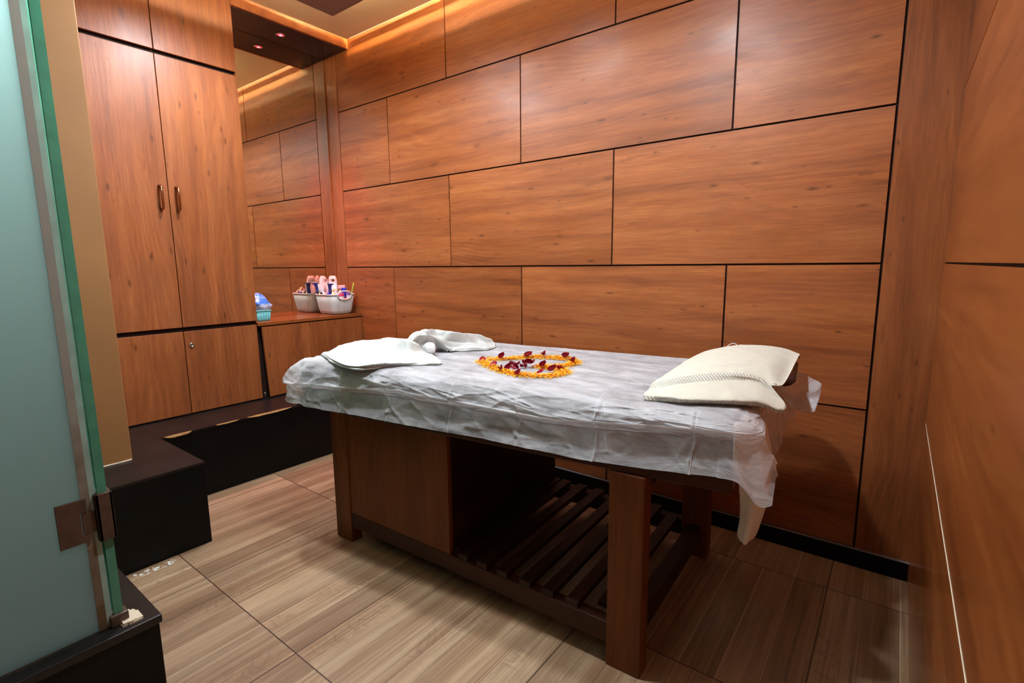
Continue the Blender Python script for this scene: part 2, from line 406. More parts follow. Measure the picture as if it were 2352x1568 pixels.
M['teal_rim'] = plain('teal_plastic', (0.16, 0.55, 0.58), 0.4, 0.4, var=0.02)
def pl(n, c, r=0.3, sp=0.5): M[n] = plain(n + '_plastic', c, r, sp, var=0.02)
pl('navy', (0.018, 0.022, 0.16)); pl('blue', (0.02, 0.03, 0.50)); pl('peach', (0.85, 0.56, 0.36)); pl('white', (0.8, 0.8, 0.8))
pl('pink', (0.85, 0.10, 0.25)); pl('palepink', (0.86, 0.46, 0.44)); pl('green', (0.42, 0.62, 0.06)); pl('purple', (0.40, 0.13, 0.55))
pl('red', (0.55, 0.03, 0.02)); pl('blackp', (0.015, 0.015, 0.018)); pl('maroon', (0.16, 0.012, 0.02)); pl('cream', (0.86, 0.66, 0.40))
def gradient_mat():
    m, nt, out = mat('pink_to_white_bottle'); g = G(nt)
    s = g.n('ShaderNodeSeparateXYZ'); g.l(g.n('ShaderNodeNewGeometry').outputs['Position'], s.inputs[0])
    c = g.ramp(g.rng(s.outputs[2], 1.12, 1.24, 0, 1), [(0.0, (0.62, 0.66, 0.72)), (0.45, (0.80, 0.64, 0.66)), (1.0, (0.86, 0.50, 0.46))])
    p = g.bsdf(c, 0.3, 0.5); g.l(p.outputs[0], out.inputs[0]); return m
M['bottle_grad'] = gradient_mat()
def bag_mat():
    m, nt, out = mat('blue_printed_plastic_bag'); g = G(nt)
    tc = g.n('ShaderNodeTexCoord').outputs['Object']
    f = g.noise(g.vm('MULTIPLY', tc, (6, 6, 22)), 1.6, 3, 0.5, 0.6)
    c = g.ramp(f, [(0.36, (0.05, 0.22, 0.85)), (0.50, (0.16, 0.36, 0.88)), (0.56, (0.70, 0.74, 0.86)), (0.66, (0.08, 0.26, 0.85))])
    s = g.n('ShaderNodeSeparateXYZ'); g.l(g.n('ShaderNodeNewGeometry').outputs['Position'], s.inputs[0])
    c = g.mix(g.rng(s.outputs[2], 1.03, 1.075, 1.0, 0.0), c, (0.74, 0.74, 0.78))
    p = g.bsdf(c, 0.22, 0.6, 0.0, g.bump(g.noise(tc, 45, 3), 0.5)); tp = g.n('ShaderNodeBsdfTransparent')
    x = g.n('ShaderNodeMixShader'); x.inputs[0].default_value = 0.10
    g.l(p.outputs[0], x.inputs[1]); g.l(tp.outputs[0], x.inputs[2]); g.l(x.outputs[0], out.inputs[0]); return m
M['bag'] = bag_mat()
M['pouch'] = plain('white_plastic_film', (0.82, 0.82, 0.84), 0.25, 0.6, var=0.05)

# ------------------------------------------------------------------ mesh helpers
def tag(o, label=None, cat=None, group=None, kind=None):
    if label: o['label'] = label
    if cat: o['category'] = cat
    if group: o['group'] = group
    if kind: o['kind'] = kind
    return o
def origin_of(o):
    p = Vector((0, 0, 0))
    while o is not None:
        p += o.location; o = o.parent
    return p
def thing(name, loc, label, cat, group=None):
    o = bpy.data.objects.new(name, None); COL.objects.link(o); o.location = loc
    o.empty_display_size = 0.05
    return tag(o, label, cat, group)

class MB:
    """collects shapes (in room coordinates) and links them as one mesh object"""
    def __init__(s): s.v = []; s.f = []; s.mi = []; s.sm = []
    def add(s, vs, fs, mi=0, smooth=False):
        n = len(s.v); s.v += [tuple(p) for p in vs]
        for f in fs: s.f.append(tuple(n + i for i in f)); s.mi.append(mi); s.sm.append(smooth)
    def box(s, a, b, mi=0, frame=None, bev=0.0):
        (x0, y0, z0), (x1, y1, z1) = [min(p, q) for p, q in zip(a, b)], [max(p, q) for p, q in zip(a, b)]
        if bev:
            bm = bmesh.new(); bmesh.ops.create_cube(bm, size=1.0)
            for q in bm.verts: q.co = Vector(((x0 + x1) / 2 + q.co.x * (x1 - x0), (y0 + y1) / 2 + q.co.y * (y1 - y0), (z0 + z1) / 2 + q.co.z * (z1 - z0)))
            bmesh.ops.bevel(bm, geom=list(bm.edges), offset=bev, segments=2, affect='EDGES', profile=0.5)
            bm.verts.index_update()
            vs = [Vector(q.co) for q in bm.verts]; fs = [[q.index for q in f.verts] for f in bm.faces]; bm.free()
        else:
            vs = [Vector(p) for p in ((x0, y0, z0), (x1, y0, z0), (x1, y1, z0), (x0, y1, z0), (x0, y0, z1), (x1, y0, z1), (x1, y1, z1), (x0, y1, z1))]
            fs = [(0, 3, 2, 1), (4, 5, 6, 7), (0, 1, 5, 4), (1, 2, 6, 5), (2, 3, 7, 6), (3, 0, 4, 7)]
        if frame: vs = [frame @ p for p in vs]
        s.add(vs, fs, mi)
        return s
    def lathe(s, prof, c, n=24, mi=0, frame=None, sx=1.0, sy=1.0):
        vs = []; fs = []
        for (r, z) in prof:
            for k in range(n):
                a = 2 * math.pi * k / n
                p = Vector((r * math.cos(a) * sx, r * math.sin(a) * sy, z))
                vs.append((frame @ p if frame else p) + Vector(c))
        for i in range(len(prof) - 1):
            for k in range(n):
                fs.append((i * n + k, i * n + (k + 1) % n, (i + 1) * n + (k + 1) % n, (i + 1) * n + k))
        fs.append(tuple(reversed(range(n)))); fs.append(tuple(range((len(prof) - 1) * n, len(prof) * n)))
        s.add(vs, fs, mi, True); return s
    def tube(s, pts, r, n=10, mi=0, closed=False):
        pts = [Vector(p) for p in pts]; rs = r if isinstance(r, (list, tuple)) else [r] * len(pts)
        vs = []; fs = []; m = len(pts); x = None
        for i, p in enumerate(pts):
            a = pts[(i - 1) % m] if (closed or i > 0) else p; b = pts[(i + 1) % m] if (closed or i < m - 1) else p
            t = (b - a).normalized()
            if x is None:
                x = (Vector((0, 0, 1)) if abs(t.z) < 0.9 else Vector((1, 0, 0))).cross(t)
            x = (x - t * x.dot(t)).normalized(); y = t.cross(x)
            for k in range(n):
                q = 2 * math.pi * k / n; vs.append(p + (x * math.cos(q) + y * math.sin(q)) * rs[i])
        for i in range(m if closed else m - 1):
            j = (i + 1) % m
            for k in range(n): fs.append((i * n + k, i * n + (k + 1) % n, j * n + (k + 1) % n, j * n + k))
        if not closed: fs.append(tuple(reversed(range(n)))); fs.append(tuple(range((m - 1) * n, m * n)))
        s.add(vs, fs, mi, True); return s
    def grid(s, P, mi=0, wrap=False):
        """P: array rows x cols x 3"""
        r, c = P.shape[:2]
        vs = P.reshape(-1, 3); fs = []
        for i in range(r - 1):
            for j in range(c if wrap else c - 1):
                k = (j + 1) % c
                fs.append((i * c + j, i * c + k, (i + 1) * c + k, (i + 1) * c + j))
        s.add([tuple(map(float, p)) for p in vs], fs, mi, True); return s
    def build(s, name, mats, parent=None, fix=True):
        o0 = origin_of(parent) if parent else Vector((0, 0, 0))
        me = bpy.data.meshes.new(name)
        me.from_pydata([tuple(Vector(p) - o0) for p in s.v], [], s.f)
        for m in (mats if isinstance(mats, (list, tuple)) else [mats]): me.materials.append(m)
        me.polygons.foreach_set('material_index', s.mi); me.polygons.foreach_set('use_smooth', s.sm)
        if fix:
            bm = bmesh.new(); bm.from_mesh(me); bmesh.ops.recalc_face_normals(bm, faces=bm.faces); bm.to_mesh(me); bm.free()
        me.update()
        o = bpy.data.objects.new(name, me); COL.objects.link(o)
        if parent: o.parent = parent
        return o
def recenter(o):
    """moves a one-mesh thing's origin to its base"""
    n = len(o.data.vertices); co = np.empty(n * 3); o.data.vertices.foreach_get('co', co); co = co.reshape(-1, 3)
    c = Vector(((co[:, 0].min() + co[:, 0].max()) / 2, (co[:, 1].min() + co[:, 1].max()) / 2, co[:, 2].min()))
    o.data.transform(Matrix.Translation(-c)); o.location = c
    return o
def bevel(o, w, seg=2):
    b = o.modifiers.new('edge', 'BEVEL'); b.width = w; b.segments = seg; b.limit_method = 'ANGLE'; b.angle_limit = R(50)
    return o
def single(name, mb, mats, label, cat, group=None, kind=None):
    return tag(recenter(mb.build(name, mats)), label, cat, group, kind)

# numpy value noise
def vnoise(x, y, seed=0):
    xi = np.floor(x).astype(np.int64); yi = np.floor(y).astype(np.int64); fx = x - xi; fy = y - yi
    def h(a, b):
        k = (a * 374761393 + b * 668265263 + seed * 974634777) & 0xFFFFFFFF
        k = ((k ^ (k >> 13)) * 1274126177) & 0xFFFFFFFF
        return ((k ^ (k >> 16)) & 0xFFFF) / 65535.0
    sx = fx * fx * (3 - 2 * fx); sy = fy * fy * (3 - 2 * fy)
    return (h(xi, yi) * (1 - sx) + h(xi + 1, yi) * sx) * (1 - sy) + (h(xi, yi + 1) * (1 - sx) + h(xi + 1, yi + 1) * sx) * sy
def fbm(x, y, seed=0, o=3):
    t = 0; a = 0.5
    for k in range(o):
        t = t + a * vnoise(x, y, seed + k); x = x * 2.03 + 7.1; y = y * 2.03 + 3.7; a *= 0.5
    return t
def cr(P, n, axis=0):
    """Catmull-Rom resampling of an array along one axis"""
    P = np.moveaxis(np.asarray(P, float), axis, 0); k = len(P)
    t = np.linspace(0, k - 1, n); i = np.clip(t.astype(int), 0, k - 2); f = (t - i).reshape((-1,) + (1,) * (P.ndim - 1))
    E = np.concatenate([(2 * P[0] - P[1])[None], P, (2 * P[-1] - P[-2])[None]])
    a, b, c, d = E[i], E[i + 1], E[i + 2], E[i + 3]
    out = 0.5 * ((2 * b) + (-a + c) * f + (2 * a - 5 * b + 4 * c - d) * f ** 2 + (-a + 3 * b - 3 * c + d) * f ** 3)
    return np.moveaxis(out, 0, axis)

# ================================================================== SETTING
ZR = [0.079, 0.706, 1.323, 1.935, 2.545, 3.45]
XL, XR, XM, XC = -3.807, -0.194, -3.965, -3.64
GAP = 0.0045
# panelled back wall: black backing, panels as separate boards of one wall
w = MB()
w.box((-4.1, 0.008, 0), (0.0, 0.12, 3.5), 1)
splits = {4: [-2.61, -1.40], 3: [-3.213, -2.006, -0.800], 2: [-2.608, -1.394], 1: [-3.216, -2.006, -0.794], 0: [-2.61, -1.40]}
for r in range(5):
    xs = [XL] + splits[r] + [XR]
    for a, b in zip(xs[:-1], xs[1:]):
        w.box((a + GAP, 0.0, ZR[r] + GAP), (b - GAP, 0.02, ZR[r + 1] - GAP), 0)
w.box((-4.05, 0.0, 0.0), (XL - GAP, 0.02, 3.45), 2)
w.box((XR + GAP, 0.0, 0.079), (0.02, 0.02, 3.45), 2)
tag(w.build('wall_back', [M['wood_x'], M['gap'], M['wood_z']]), kind='structure')
# right wall
w = MB()
w.box((0.008, -3.7, 0), (0.12, 0.12, 3.5), 1)
zr = [0.0, 0.690, 1.323, 1.951, 2.56, 3.45]
for a, b in zip(zr[:-1], zr[1:]):
    w.box((0.0, -2.0 + 0.003, a + 0.003), (0.02, -0.001, b - 0.003), 0)
    w.box((0.0, -3.65, a + 0.003), (0.02, -2.0 - 0.003, b - 0.003), 0)
cv = [(0.001, -0.02 - 0.18 * k, 0.690 + random.uniform(-0.0008, 0.0008)) for k in range(20)]
w.tube(cv, 0.0022, 6, 2)
tag(w.build('wall_right', [M['wood_y'], M['gap'], M['caulk']]), kind='structure')
# plain walls nobody sees straight on
tag(MB().box((-4.15, -3.75, 0), (-4.0, 0.05, 3.5)).build('wall_left', M['cream_wall']), kind='structure')
tag(MB().box((-4.1, -3.75, 0), (0.1, -3.65, 3.5)).build('wall_front', M['cream_wall']), kind='structure')
tag(MB().box((-4.2, -3.8, -0.1), (0.15, 0.15, 0.0)).build('floor', M['floor']), kind='structure')
# ceiling: slab and the lower cream board that stops short of the walls
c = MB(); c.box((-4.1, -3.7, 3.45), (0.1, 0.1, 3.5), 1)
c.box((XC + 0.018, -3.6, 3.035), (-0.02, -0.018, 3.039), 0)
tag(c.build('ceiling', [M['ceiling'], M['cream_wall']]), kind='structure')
# skirting of the back wall
b = MB().box((-3.27, -0.016, 0.0), (0.0, 0.0, 0.0785)).box((-3.27, -0.0165, 0.0786), (0.0, 0.0, 0.0806), 1)  # thin grey strip paints the highlight along its top edge
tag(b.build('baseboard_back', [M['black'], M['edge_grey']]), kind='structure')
# tan pillar on the black bench
p = MB().box((-3.40, -2.35, 0.41), (-3.03, -1.815, 3.45), bev=0.004)
cv = [(-3.0285, -1.82 - 0.05 * k, 0.4115 + random.uniform(0, 0.001)) for k in range(10)]
p.tube(cv, [random.uniform(0.0025, 0.0055) for k in cv], 6, 1)
tag(p.build('trim_1', [M['tan'], M['caulk']]), kind='structure')
# fascia and dark soffit over the mirror niche
tag(MB().box((XC - 0.02, -0.866, 2.974), (XC, -0.001, 3.45)).build('trim_2', M['wood_x']), kind='structure')
tag(MB().box((XM + 0.002, -0.866, 2.976), (XC - 0.021, -0.001, 3.05)).build('trim_3', M['soffit']), kind='structure')

# warm LED tapes in the ceiling gap
e = MB().box((-3.60, -0.071, 3.345), (-0.05, -0.060, 3.352)).box((-3.60, -0.012, 3.041), (-0.05, -0.005, 3.046), 1)
single('led_strip', e, [M['led_warm'], M['led_rope']], 'warm glowing light strip in the ceiling gap along the panelled back wall', 'light strip', 'ceiling edge light strips')
e = MB().box((XC + 0.005, -3.4, 3.041), (XC + 0.012, -0.04, 3.046))
single('led_strip', e, M['led_rope'], 'warm glowing light strip in the ceiling gap above the wardrobe and mirror niche', 'light strip', 'ceiling edge light strips')

# hung dark ceiling panel with its downlights
hp = thing('ceiling_panel', (-1.78, -1.66, 2.93), 'dark mauve hung ceiling panel whose corner shows at the top of the photo', 'ceiling panel')
bevel(MB().box((-3.19, -2.12, 2.93), (-0.38, -0.43, 2.955)).build('board', M['panel_dark'], hp), 0.002)
MB().box((-3.06, -2.0, 2.955), (-0.50, -0.56, 3.035)).build('hanger_box', M['cream_wall'], hp)
st = MB()
st.box((-3.075, -2.01, 2.985), (-3.062, -0.55, 2.995)); st.box((-3.06, -0.557, 2.985), (-0.50, -0.545, 2.995))
st.box((-0.498, -2.01, 2.985), (-0.486, -0.55, 2.995)); st.box((-3.06, -2.014, 2.985), (-0.50, -2.002, 2.995))
st.build('light_strip', M['led_panel'], hp)
for (lx, ly, _) in DOWN:
    d = MB().lathe([(0.062, 0.0), (0.062, -0.004), (0.048, -0.006), (0.045, 0.0)], (lx, ly, 2.93), 24)
    f = d.build('downlight', M['chrome'], hp)
    MB().lathe([(0.044, 0.0), (0.044, -0.002)], (lx, ly, 2.929), 24).build('lens', M['lamp_lens'], f)

# ================================================================== CABINETS
wr = thing('wardrobe', (-3.8, -1.26, 0.41), 'tall built-in wood laminate wardrobe with two bronzed pull handles', 'wardrobe')
body = MB().box((XM - 0.02, -1.80, 0.412), (XC - 0.024, -0.866, 3.10))
body.build('carcass', M['gap'], wr)
sp = MB().box((XM, -0.868, 0.952), (XC, -0.863, 3.034)); sp.build('side_panel', M['wood_z'], wr)
def door(y0, y1, z0, z1, name='door', skew=0.0):
    d = MB().box((XC - 0.02, y0, z0), (XC, y1, z1))
    return bevel(d.build(name, M['wood_z'], wr), 0.0015)
YS = -1.322
door(-1.80, YS - 0.002, 2.572, 3.032); door(YS + 0.003, -0.868, 2.572, 3.032)
dl = door(-1.80, YS - 0.002, 0.966, 2.548); dr = door(YS + 0.002, -0.868, 0.966, 2.548)
door(-1.80, YS - 0.002, 0.418, 0.938); lk = door(YS + 0.002, -0.868, 0.418, 0.938)
def handle(y, par):
    pts = [(XC, y, 1.810), (XC + 0.022, y, 1.810), (XC + 0.032, y, 1.804), (XC + 0.036, y, 1.792), (XC + 0.036, y, 1.742), (XC + 0.036, y, 1.692), (XC + 0.032, y, 1.680), (XC + 0.022, y, 1.674), (XC, y, 1.674)]
    MB().tube(pts, 0.0075, 12).build('handle', M['brass'], par)
handle(-1.368, dl); handle(-1.280, dr)
fr = Matrix.Rotation(R(90), 4, 'Y')
MB().lathe([(0.016, 0.0), (0.016, 0.004), (0.013, 0.007), (0.007, 0.007), (0.006, 0.004), (0.002, 0.004)], (XC, -1.283, 0.850), 24, frame=fr).build('lock', M['chrome'], lk)
pb = MB().lathe([(0.003, 0), (0.003, 0.006)], (XM + 0.33, -0.866, 0.425), 8)   # small pivot pin at the door foot

lc = thing('low_cabinet', (-3.8, -0.43, 0.41), 'low wood laminate cabinet with a leaning front door under the mirror shelf', 'cabinet')
MB().box((XM + 0.01, -0.862, 0.412), (XC - 0.05, -0.002, 0.924)).build('carcass', M['gap'], lc)
d = MB()
vs = [(XC - 0.02, -0.834, 0.918), (XC - 0.02, -0.003, 0.918), (XC - 0.02, -0.003, 0.432), (XC - 0.02, -0.818, 0.418)]
vf = [(XC, y, z) for (_, y, z) in vs]
vf[3] = (XC + 0.012, vf[3][1], vf[3][2]); vs[3] = (XC - 0.008, vs[3][1], vs[3][2])
d.add(vs + vf, [(0, 1, 2, 3), (7, 6, 5, 4), (0, 4, 5, 1), (1, 5, 6, 2), (2, 6, 7, 3), (3, 7, 4, 0)])
bevel(d.build('door', M['wood_z'], lc), 0.0015)
MB().tube([(XC - 0.01, -0.845, 0.42), (XC - 0.01, -0.845, 0.455)], 0.005, 8).build('hinge_pin', M['chrome'], lc)
sh = MB().box((XM, -0.862, 0.926), (XC + 0.004, -0.002, 0.950))
o = single('counter_shelf', sh, M['wood_y'], 'reddish wood counter shelf in front of the mirror carrying two baskets', 'shelf'); bevel(o, 0.0015)

mr = thing('wall_mirror', (XM, -0.43, 0.95), 'tall wall mirror in the niche reflecting the panelled wall', 'mirror')
MB().box((XM - 0.006, -0.862, 0.951), (XM, -0.010, 2.975)).build('mirror_glass', M['mirror'], mr)
MB().box((XM - 0.008, -0.010, 0.951), (XM + 0.006, -0.001, 2.975)).build('edge_trim', M['wood_z'], mr)

rl = thing('red_downlight', (-3.805, -0.445, 2.976), 'small glowing red downlight set in the dark soffit over the mirror', 'downlight')
MB().lathe([(0.034, 0.0), (0.034, -0.003), (0.025, -0.005), (0.023, 0.0)], (-3.805, -0.445, 2.976), 24).build('bezel', M['chrome'], rl)
MB().lathe([(0.022, 0.0), (0.022, -0.002), (0.012, -0.004)], (-3.805, -0.445, 2.975), 20).build('lens', M['led_red'], rl)
MB().lathe([(0.011, -0.0035), (0.011, -0.005), (0.006, -0.007)], (-3.805, -0.445, 2.975), 20).build('bulb', M['led_hot'], rl)

# black step bench
sb = thing('step_bench', (-3.2, -1.2, 0.0), 'black laminate L-shaped step ledge running below the wardrobe', 'ledge')
m = MB(); m.box((-3.985, -1.70, 0.0), (-3.280, -0.001, 0.398)); m.box((-3.985, -2.9, 0.0), (-2.719, -1.62, 0.398))
m.build('body', M['black'], sb)
t = MB(); t.box((-3.985, -1.616, 0.398), (-3.278, -0.001, 0.410)); t.box((-3.985, -2.9, 0.398), (-2.717, -1.617, 0.410))
t.build('top_board', M['black_top'], sb)
def chip(pts, name='chipped_edge'):
    c = MB()
    for (y0, y1, dz, dd) in pts:
        n = 9; A = []
        for i in range(n):
            y = y0 + (y1 - y0) * i / (n - 1); k = math.sin(math.pi * i / (n - 1)) ** 0.5
            A.append([(-3.2795 - dd * k, y, 0.4108), (-3.2768, y, 0.4108), (-3.2765, y, 0.409 - dz * k * random.uniform(0.7, 1.1))])
        c.grid(np.array(A))
    return c.build(name, M['raw'], sb)
chip([(-1.60, -1.46, 0.014, 0.004)]); chip([(-1.33, -1.20, 0.006, 0.002)]); chip([(-1.15, -0.86, 0.010, 0.006)])

# shower curb and glass
cb = thing('shower_curb', (-2.1, -2.9, 0.0), 'black laminate curb carrying the frosted glass in the front corner', 'curb')
MB().box((-2.36, -3.649, 0.0), (-1.878, -2.098, 0.242)).build('body', M['black'], cb)
bevel(MB().box((-2.37, -3.649, 0.242), (-1.870, -2.090, 0.268)).build('top_slab', M['black_top'], cb), 0.003)
gm = MB()
for k in range(16):
    a = random.random()
    gm.box((-1.92 - 0.05 * a, -2.165 + random.uniform(-0.02, 0.03), 0.268), (-1.90 + random.uniform(0, 0.012), -2.15 + random.uniform(-0.02, 0.02), 0.270 + random.uniform(0.001, 0.01)))
gm.build('mortar_patch', M['caulk'], cb)

sd = thing('shower_door', (-1.93, -2.7, 0.27), 'tall frosted glass shower door at the left edge of the photo', 'glass door')
gx = -1.925
MB().box((gx - 0.010, -3.40, 0.275), (gx, -2.232, 2.75)).build('frosted_pane', M['frosted'], sd)
MB().box((gx - 0.010, -2.2318, 0.272), (gx + 0.001, -2.212, 2.75)).build('door_seal', M['seal'], sd)
MB().box((gx - 0.012, -2.2118, 0.275), (gx, -2.1985, 2.75)).build('clear_edge', M['clear_strip'], sd)
hg = MB()
fl = gx + 0.006
def plate(pts, x0, x1):
    n = len(pts); hg.add([(x0, y, z) for y, z in pts] + [(x1, y, z) for y, z in pts],
        [tuple(range(n)), tuple(range(2 * n - 1, n - 1, -1))] + [(i, (i + 1) % n, n + (i + 1) % n, n + i) for i in range(n)])
plate([(-2.290, 0.556), (-2.222, 0.556), (-2.222, 0.578), (-2.238, 0.578), (-2.238, 0.645), (-2.222, 0.645), (-2.222, 0.686), (-2.290, 0.686)], gx, fl)
plate([(-2.236, 0.580), (-2.205, 0.580), (-2.205, 0.643), (-2.236, 0.643)], gx, fl - 0.001)
bevel(hg.build('hinge_plate', M['rust'], sd), 0.0015)

fp = thing('glass_partition', (-2.2, -2.185, 0.27), 'narrow clear glass partition seen on its green edge beside the frosted door', 'glass partition')
MB().box((-3.029, -2.194, 0.275), (gx + 0.004, -2.172, 2.75)).build('glass_pane', M['green_edge'], fp)
hc = MB(); hc.box((gx - 0.05, -2.205, 0.548), (gx + 0.016, -2.1945, 0.690)); hc.box((gx - 0.05, -2.1715, 0.548), (gx + 0.016, -2.163, 0.690)); hc.box((gx + 0.0045, -2.205, 0.548), (gx + 0.016, -2.163, 0.690))
bevel(hc.build('hinge_clip', M['rust'], fp), 0.002)
MB().box((gx - 0.03, -2.206, 0.268), (gx + 0.012, -2.160, 0.305), bev=0.004).build('foot_bracket', M['rust'], fp)

# crumbs on the floor
cm = MB()
for k in range(46):
    t = random.random() ** 1.3
    x = -2.70 + random.uniform(0.0, 0.03) + t * 0.02; y = -1.95 + random.random() * 0.16
    r = random.uniform(0.0012, 0.0042)
    cm.box((x - r, y - r * random.uniform(.6, 2), 0.0), (x + r, y + r * random.uniform(.6, 2), r))
single('plaster_crumbs', cm, M['plaster'], 'white plaster crumbs scattered on the floor by the black step', 'crumbs', kind='stuff')

# ================================================================== MASSAGE BED
A2, A6 = R(2.0), R(6.5)
FB = Matrix.Translation((-0.695, -1.165, 0)) @ Matrix.Rotation(A2, 4, 'Z')      # base frame: x along, y into the room
FT = Matrix.Translation((-0.45, -1.10, 0)) @ Matrix.Rotation(A6, 4, 'Z')        # top frame
bed = thing('massage_bed', (-1.45, -0.75, 0.0), 'dark wood massage bed with a box end, slatted under-shelf and padded top', 'bed')
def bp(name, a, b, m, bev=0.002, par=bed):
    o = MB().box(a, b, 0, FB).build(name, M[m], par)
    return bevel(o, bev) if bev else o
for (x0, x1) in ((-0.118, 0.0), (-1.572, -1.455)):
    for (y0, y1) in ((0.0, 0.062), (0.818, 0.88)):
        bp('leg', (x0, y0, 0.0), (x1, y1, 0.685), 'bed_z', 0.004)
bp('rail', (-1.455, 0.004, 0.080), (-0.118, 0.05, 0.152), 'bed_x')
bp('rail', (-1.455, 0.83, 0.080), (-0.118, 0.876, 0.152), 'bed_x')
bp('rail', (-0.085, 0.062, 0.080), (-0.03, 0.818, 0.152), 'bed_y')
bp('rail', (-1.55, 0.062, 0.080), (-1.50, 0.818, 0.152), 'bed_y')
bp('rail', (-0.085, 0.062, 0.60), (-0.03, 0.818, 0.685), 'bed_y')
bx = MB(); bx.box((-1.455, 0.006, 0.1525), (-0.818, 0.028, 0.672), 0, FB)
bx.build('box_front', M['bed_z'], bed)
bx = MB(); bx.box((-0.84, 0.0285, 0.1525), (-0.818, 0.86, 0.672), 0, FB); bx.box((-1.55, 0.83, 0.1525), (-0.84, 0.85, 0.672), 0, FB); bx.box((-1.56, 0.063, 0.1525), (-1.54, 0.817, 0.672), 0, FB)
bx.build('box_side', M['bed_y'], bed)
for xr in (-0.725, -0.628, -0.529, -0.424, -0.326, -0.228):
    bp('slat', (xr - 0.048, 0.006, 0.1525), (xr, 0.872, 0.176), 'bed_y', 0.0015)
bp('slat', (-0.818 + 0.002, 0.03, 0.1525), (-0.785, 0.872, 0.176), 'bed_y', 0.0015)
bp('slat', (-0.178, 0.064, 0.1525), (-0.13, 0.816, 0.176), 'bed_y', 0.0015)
# table top (turned a little on its base)
LU, LV = 1.93, 0.905
tb = MB().box((-LU + 0.02, -0.027, 0.686), (-0.01, LV - 0.005, 0.742), 0, FT)
bevel(tb.build('table_top', M['bed_x'], bed), 0.006)
mt = MB().box((-LU + 0.01, 0.0, 0.7425), (0.0, LV, 0.893), 0, FT, bev=0.026)
o = mt.build('mattress', M['mattress'], bed); tag(o, 'mauve grey padded top')

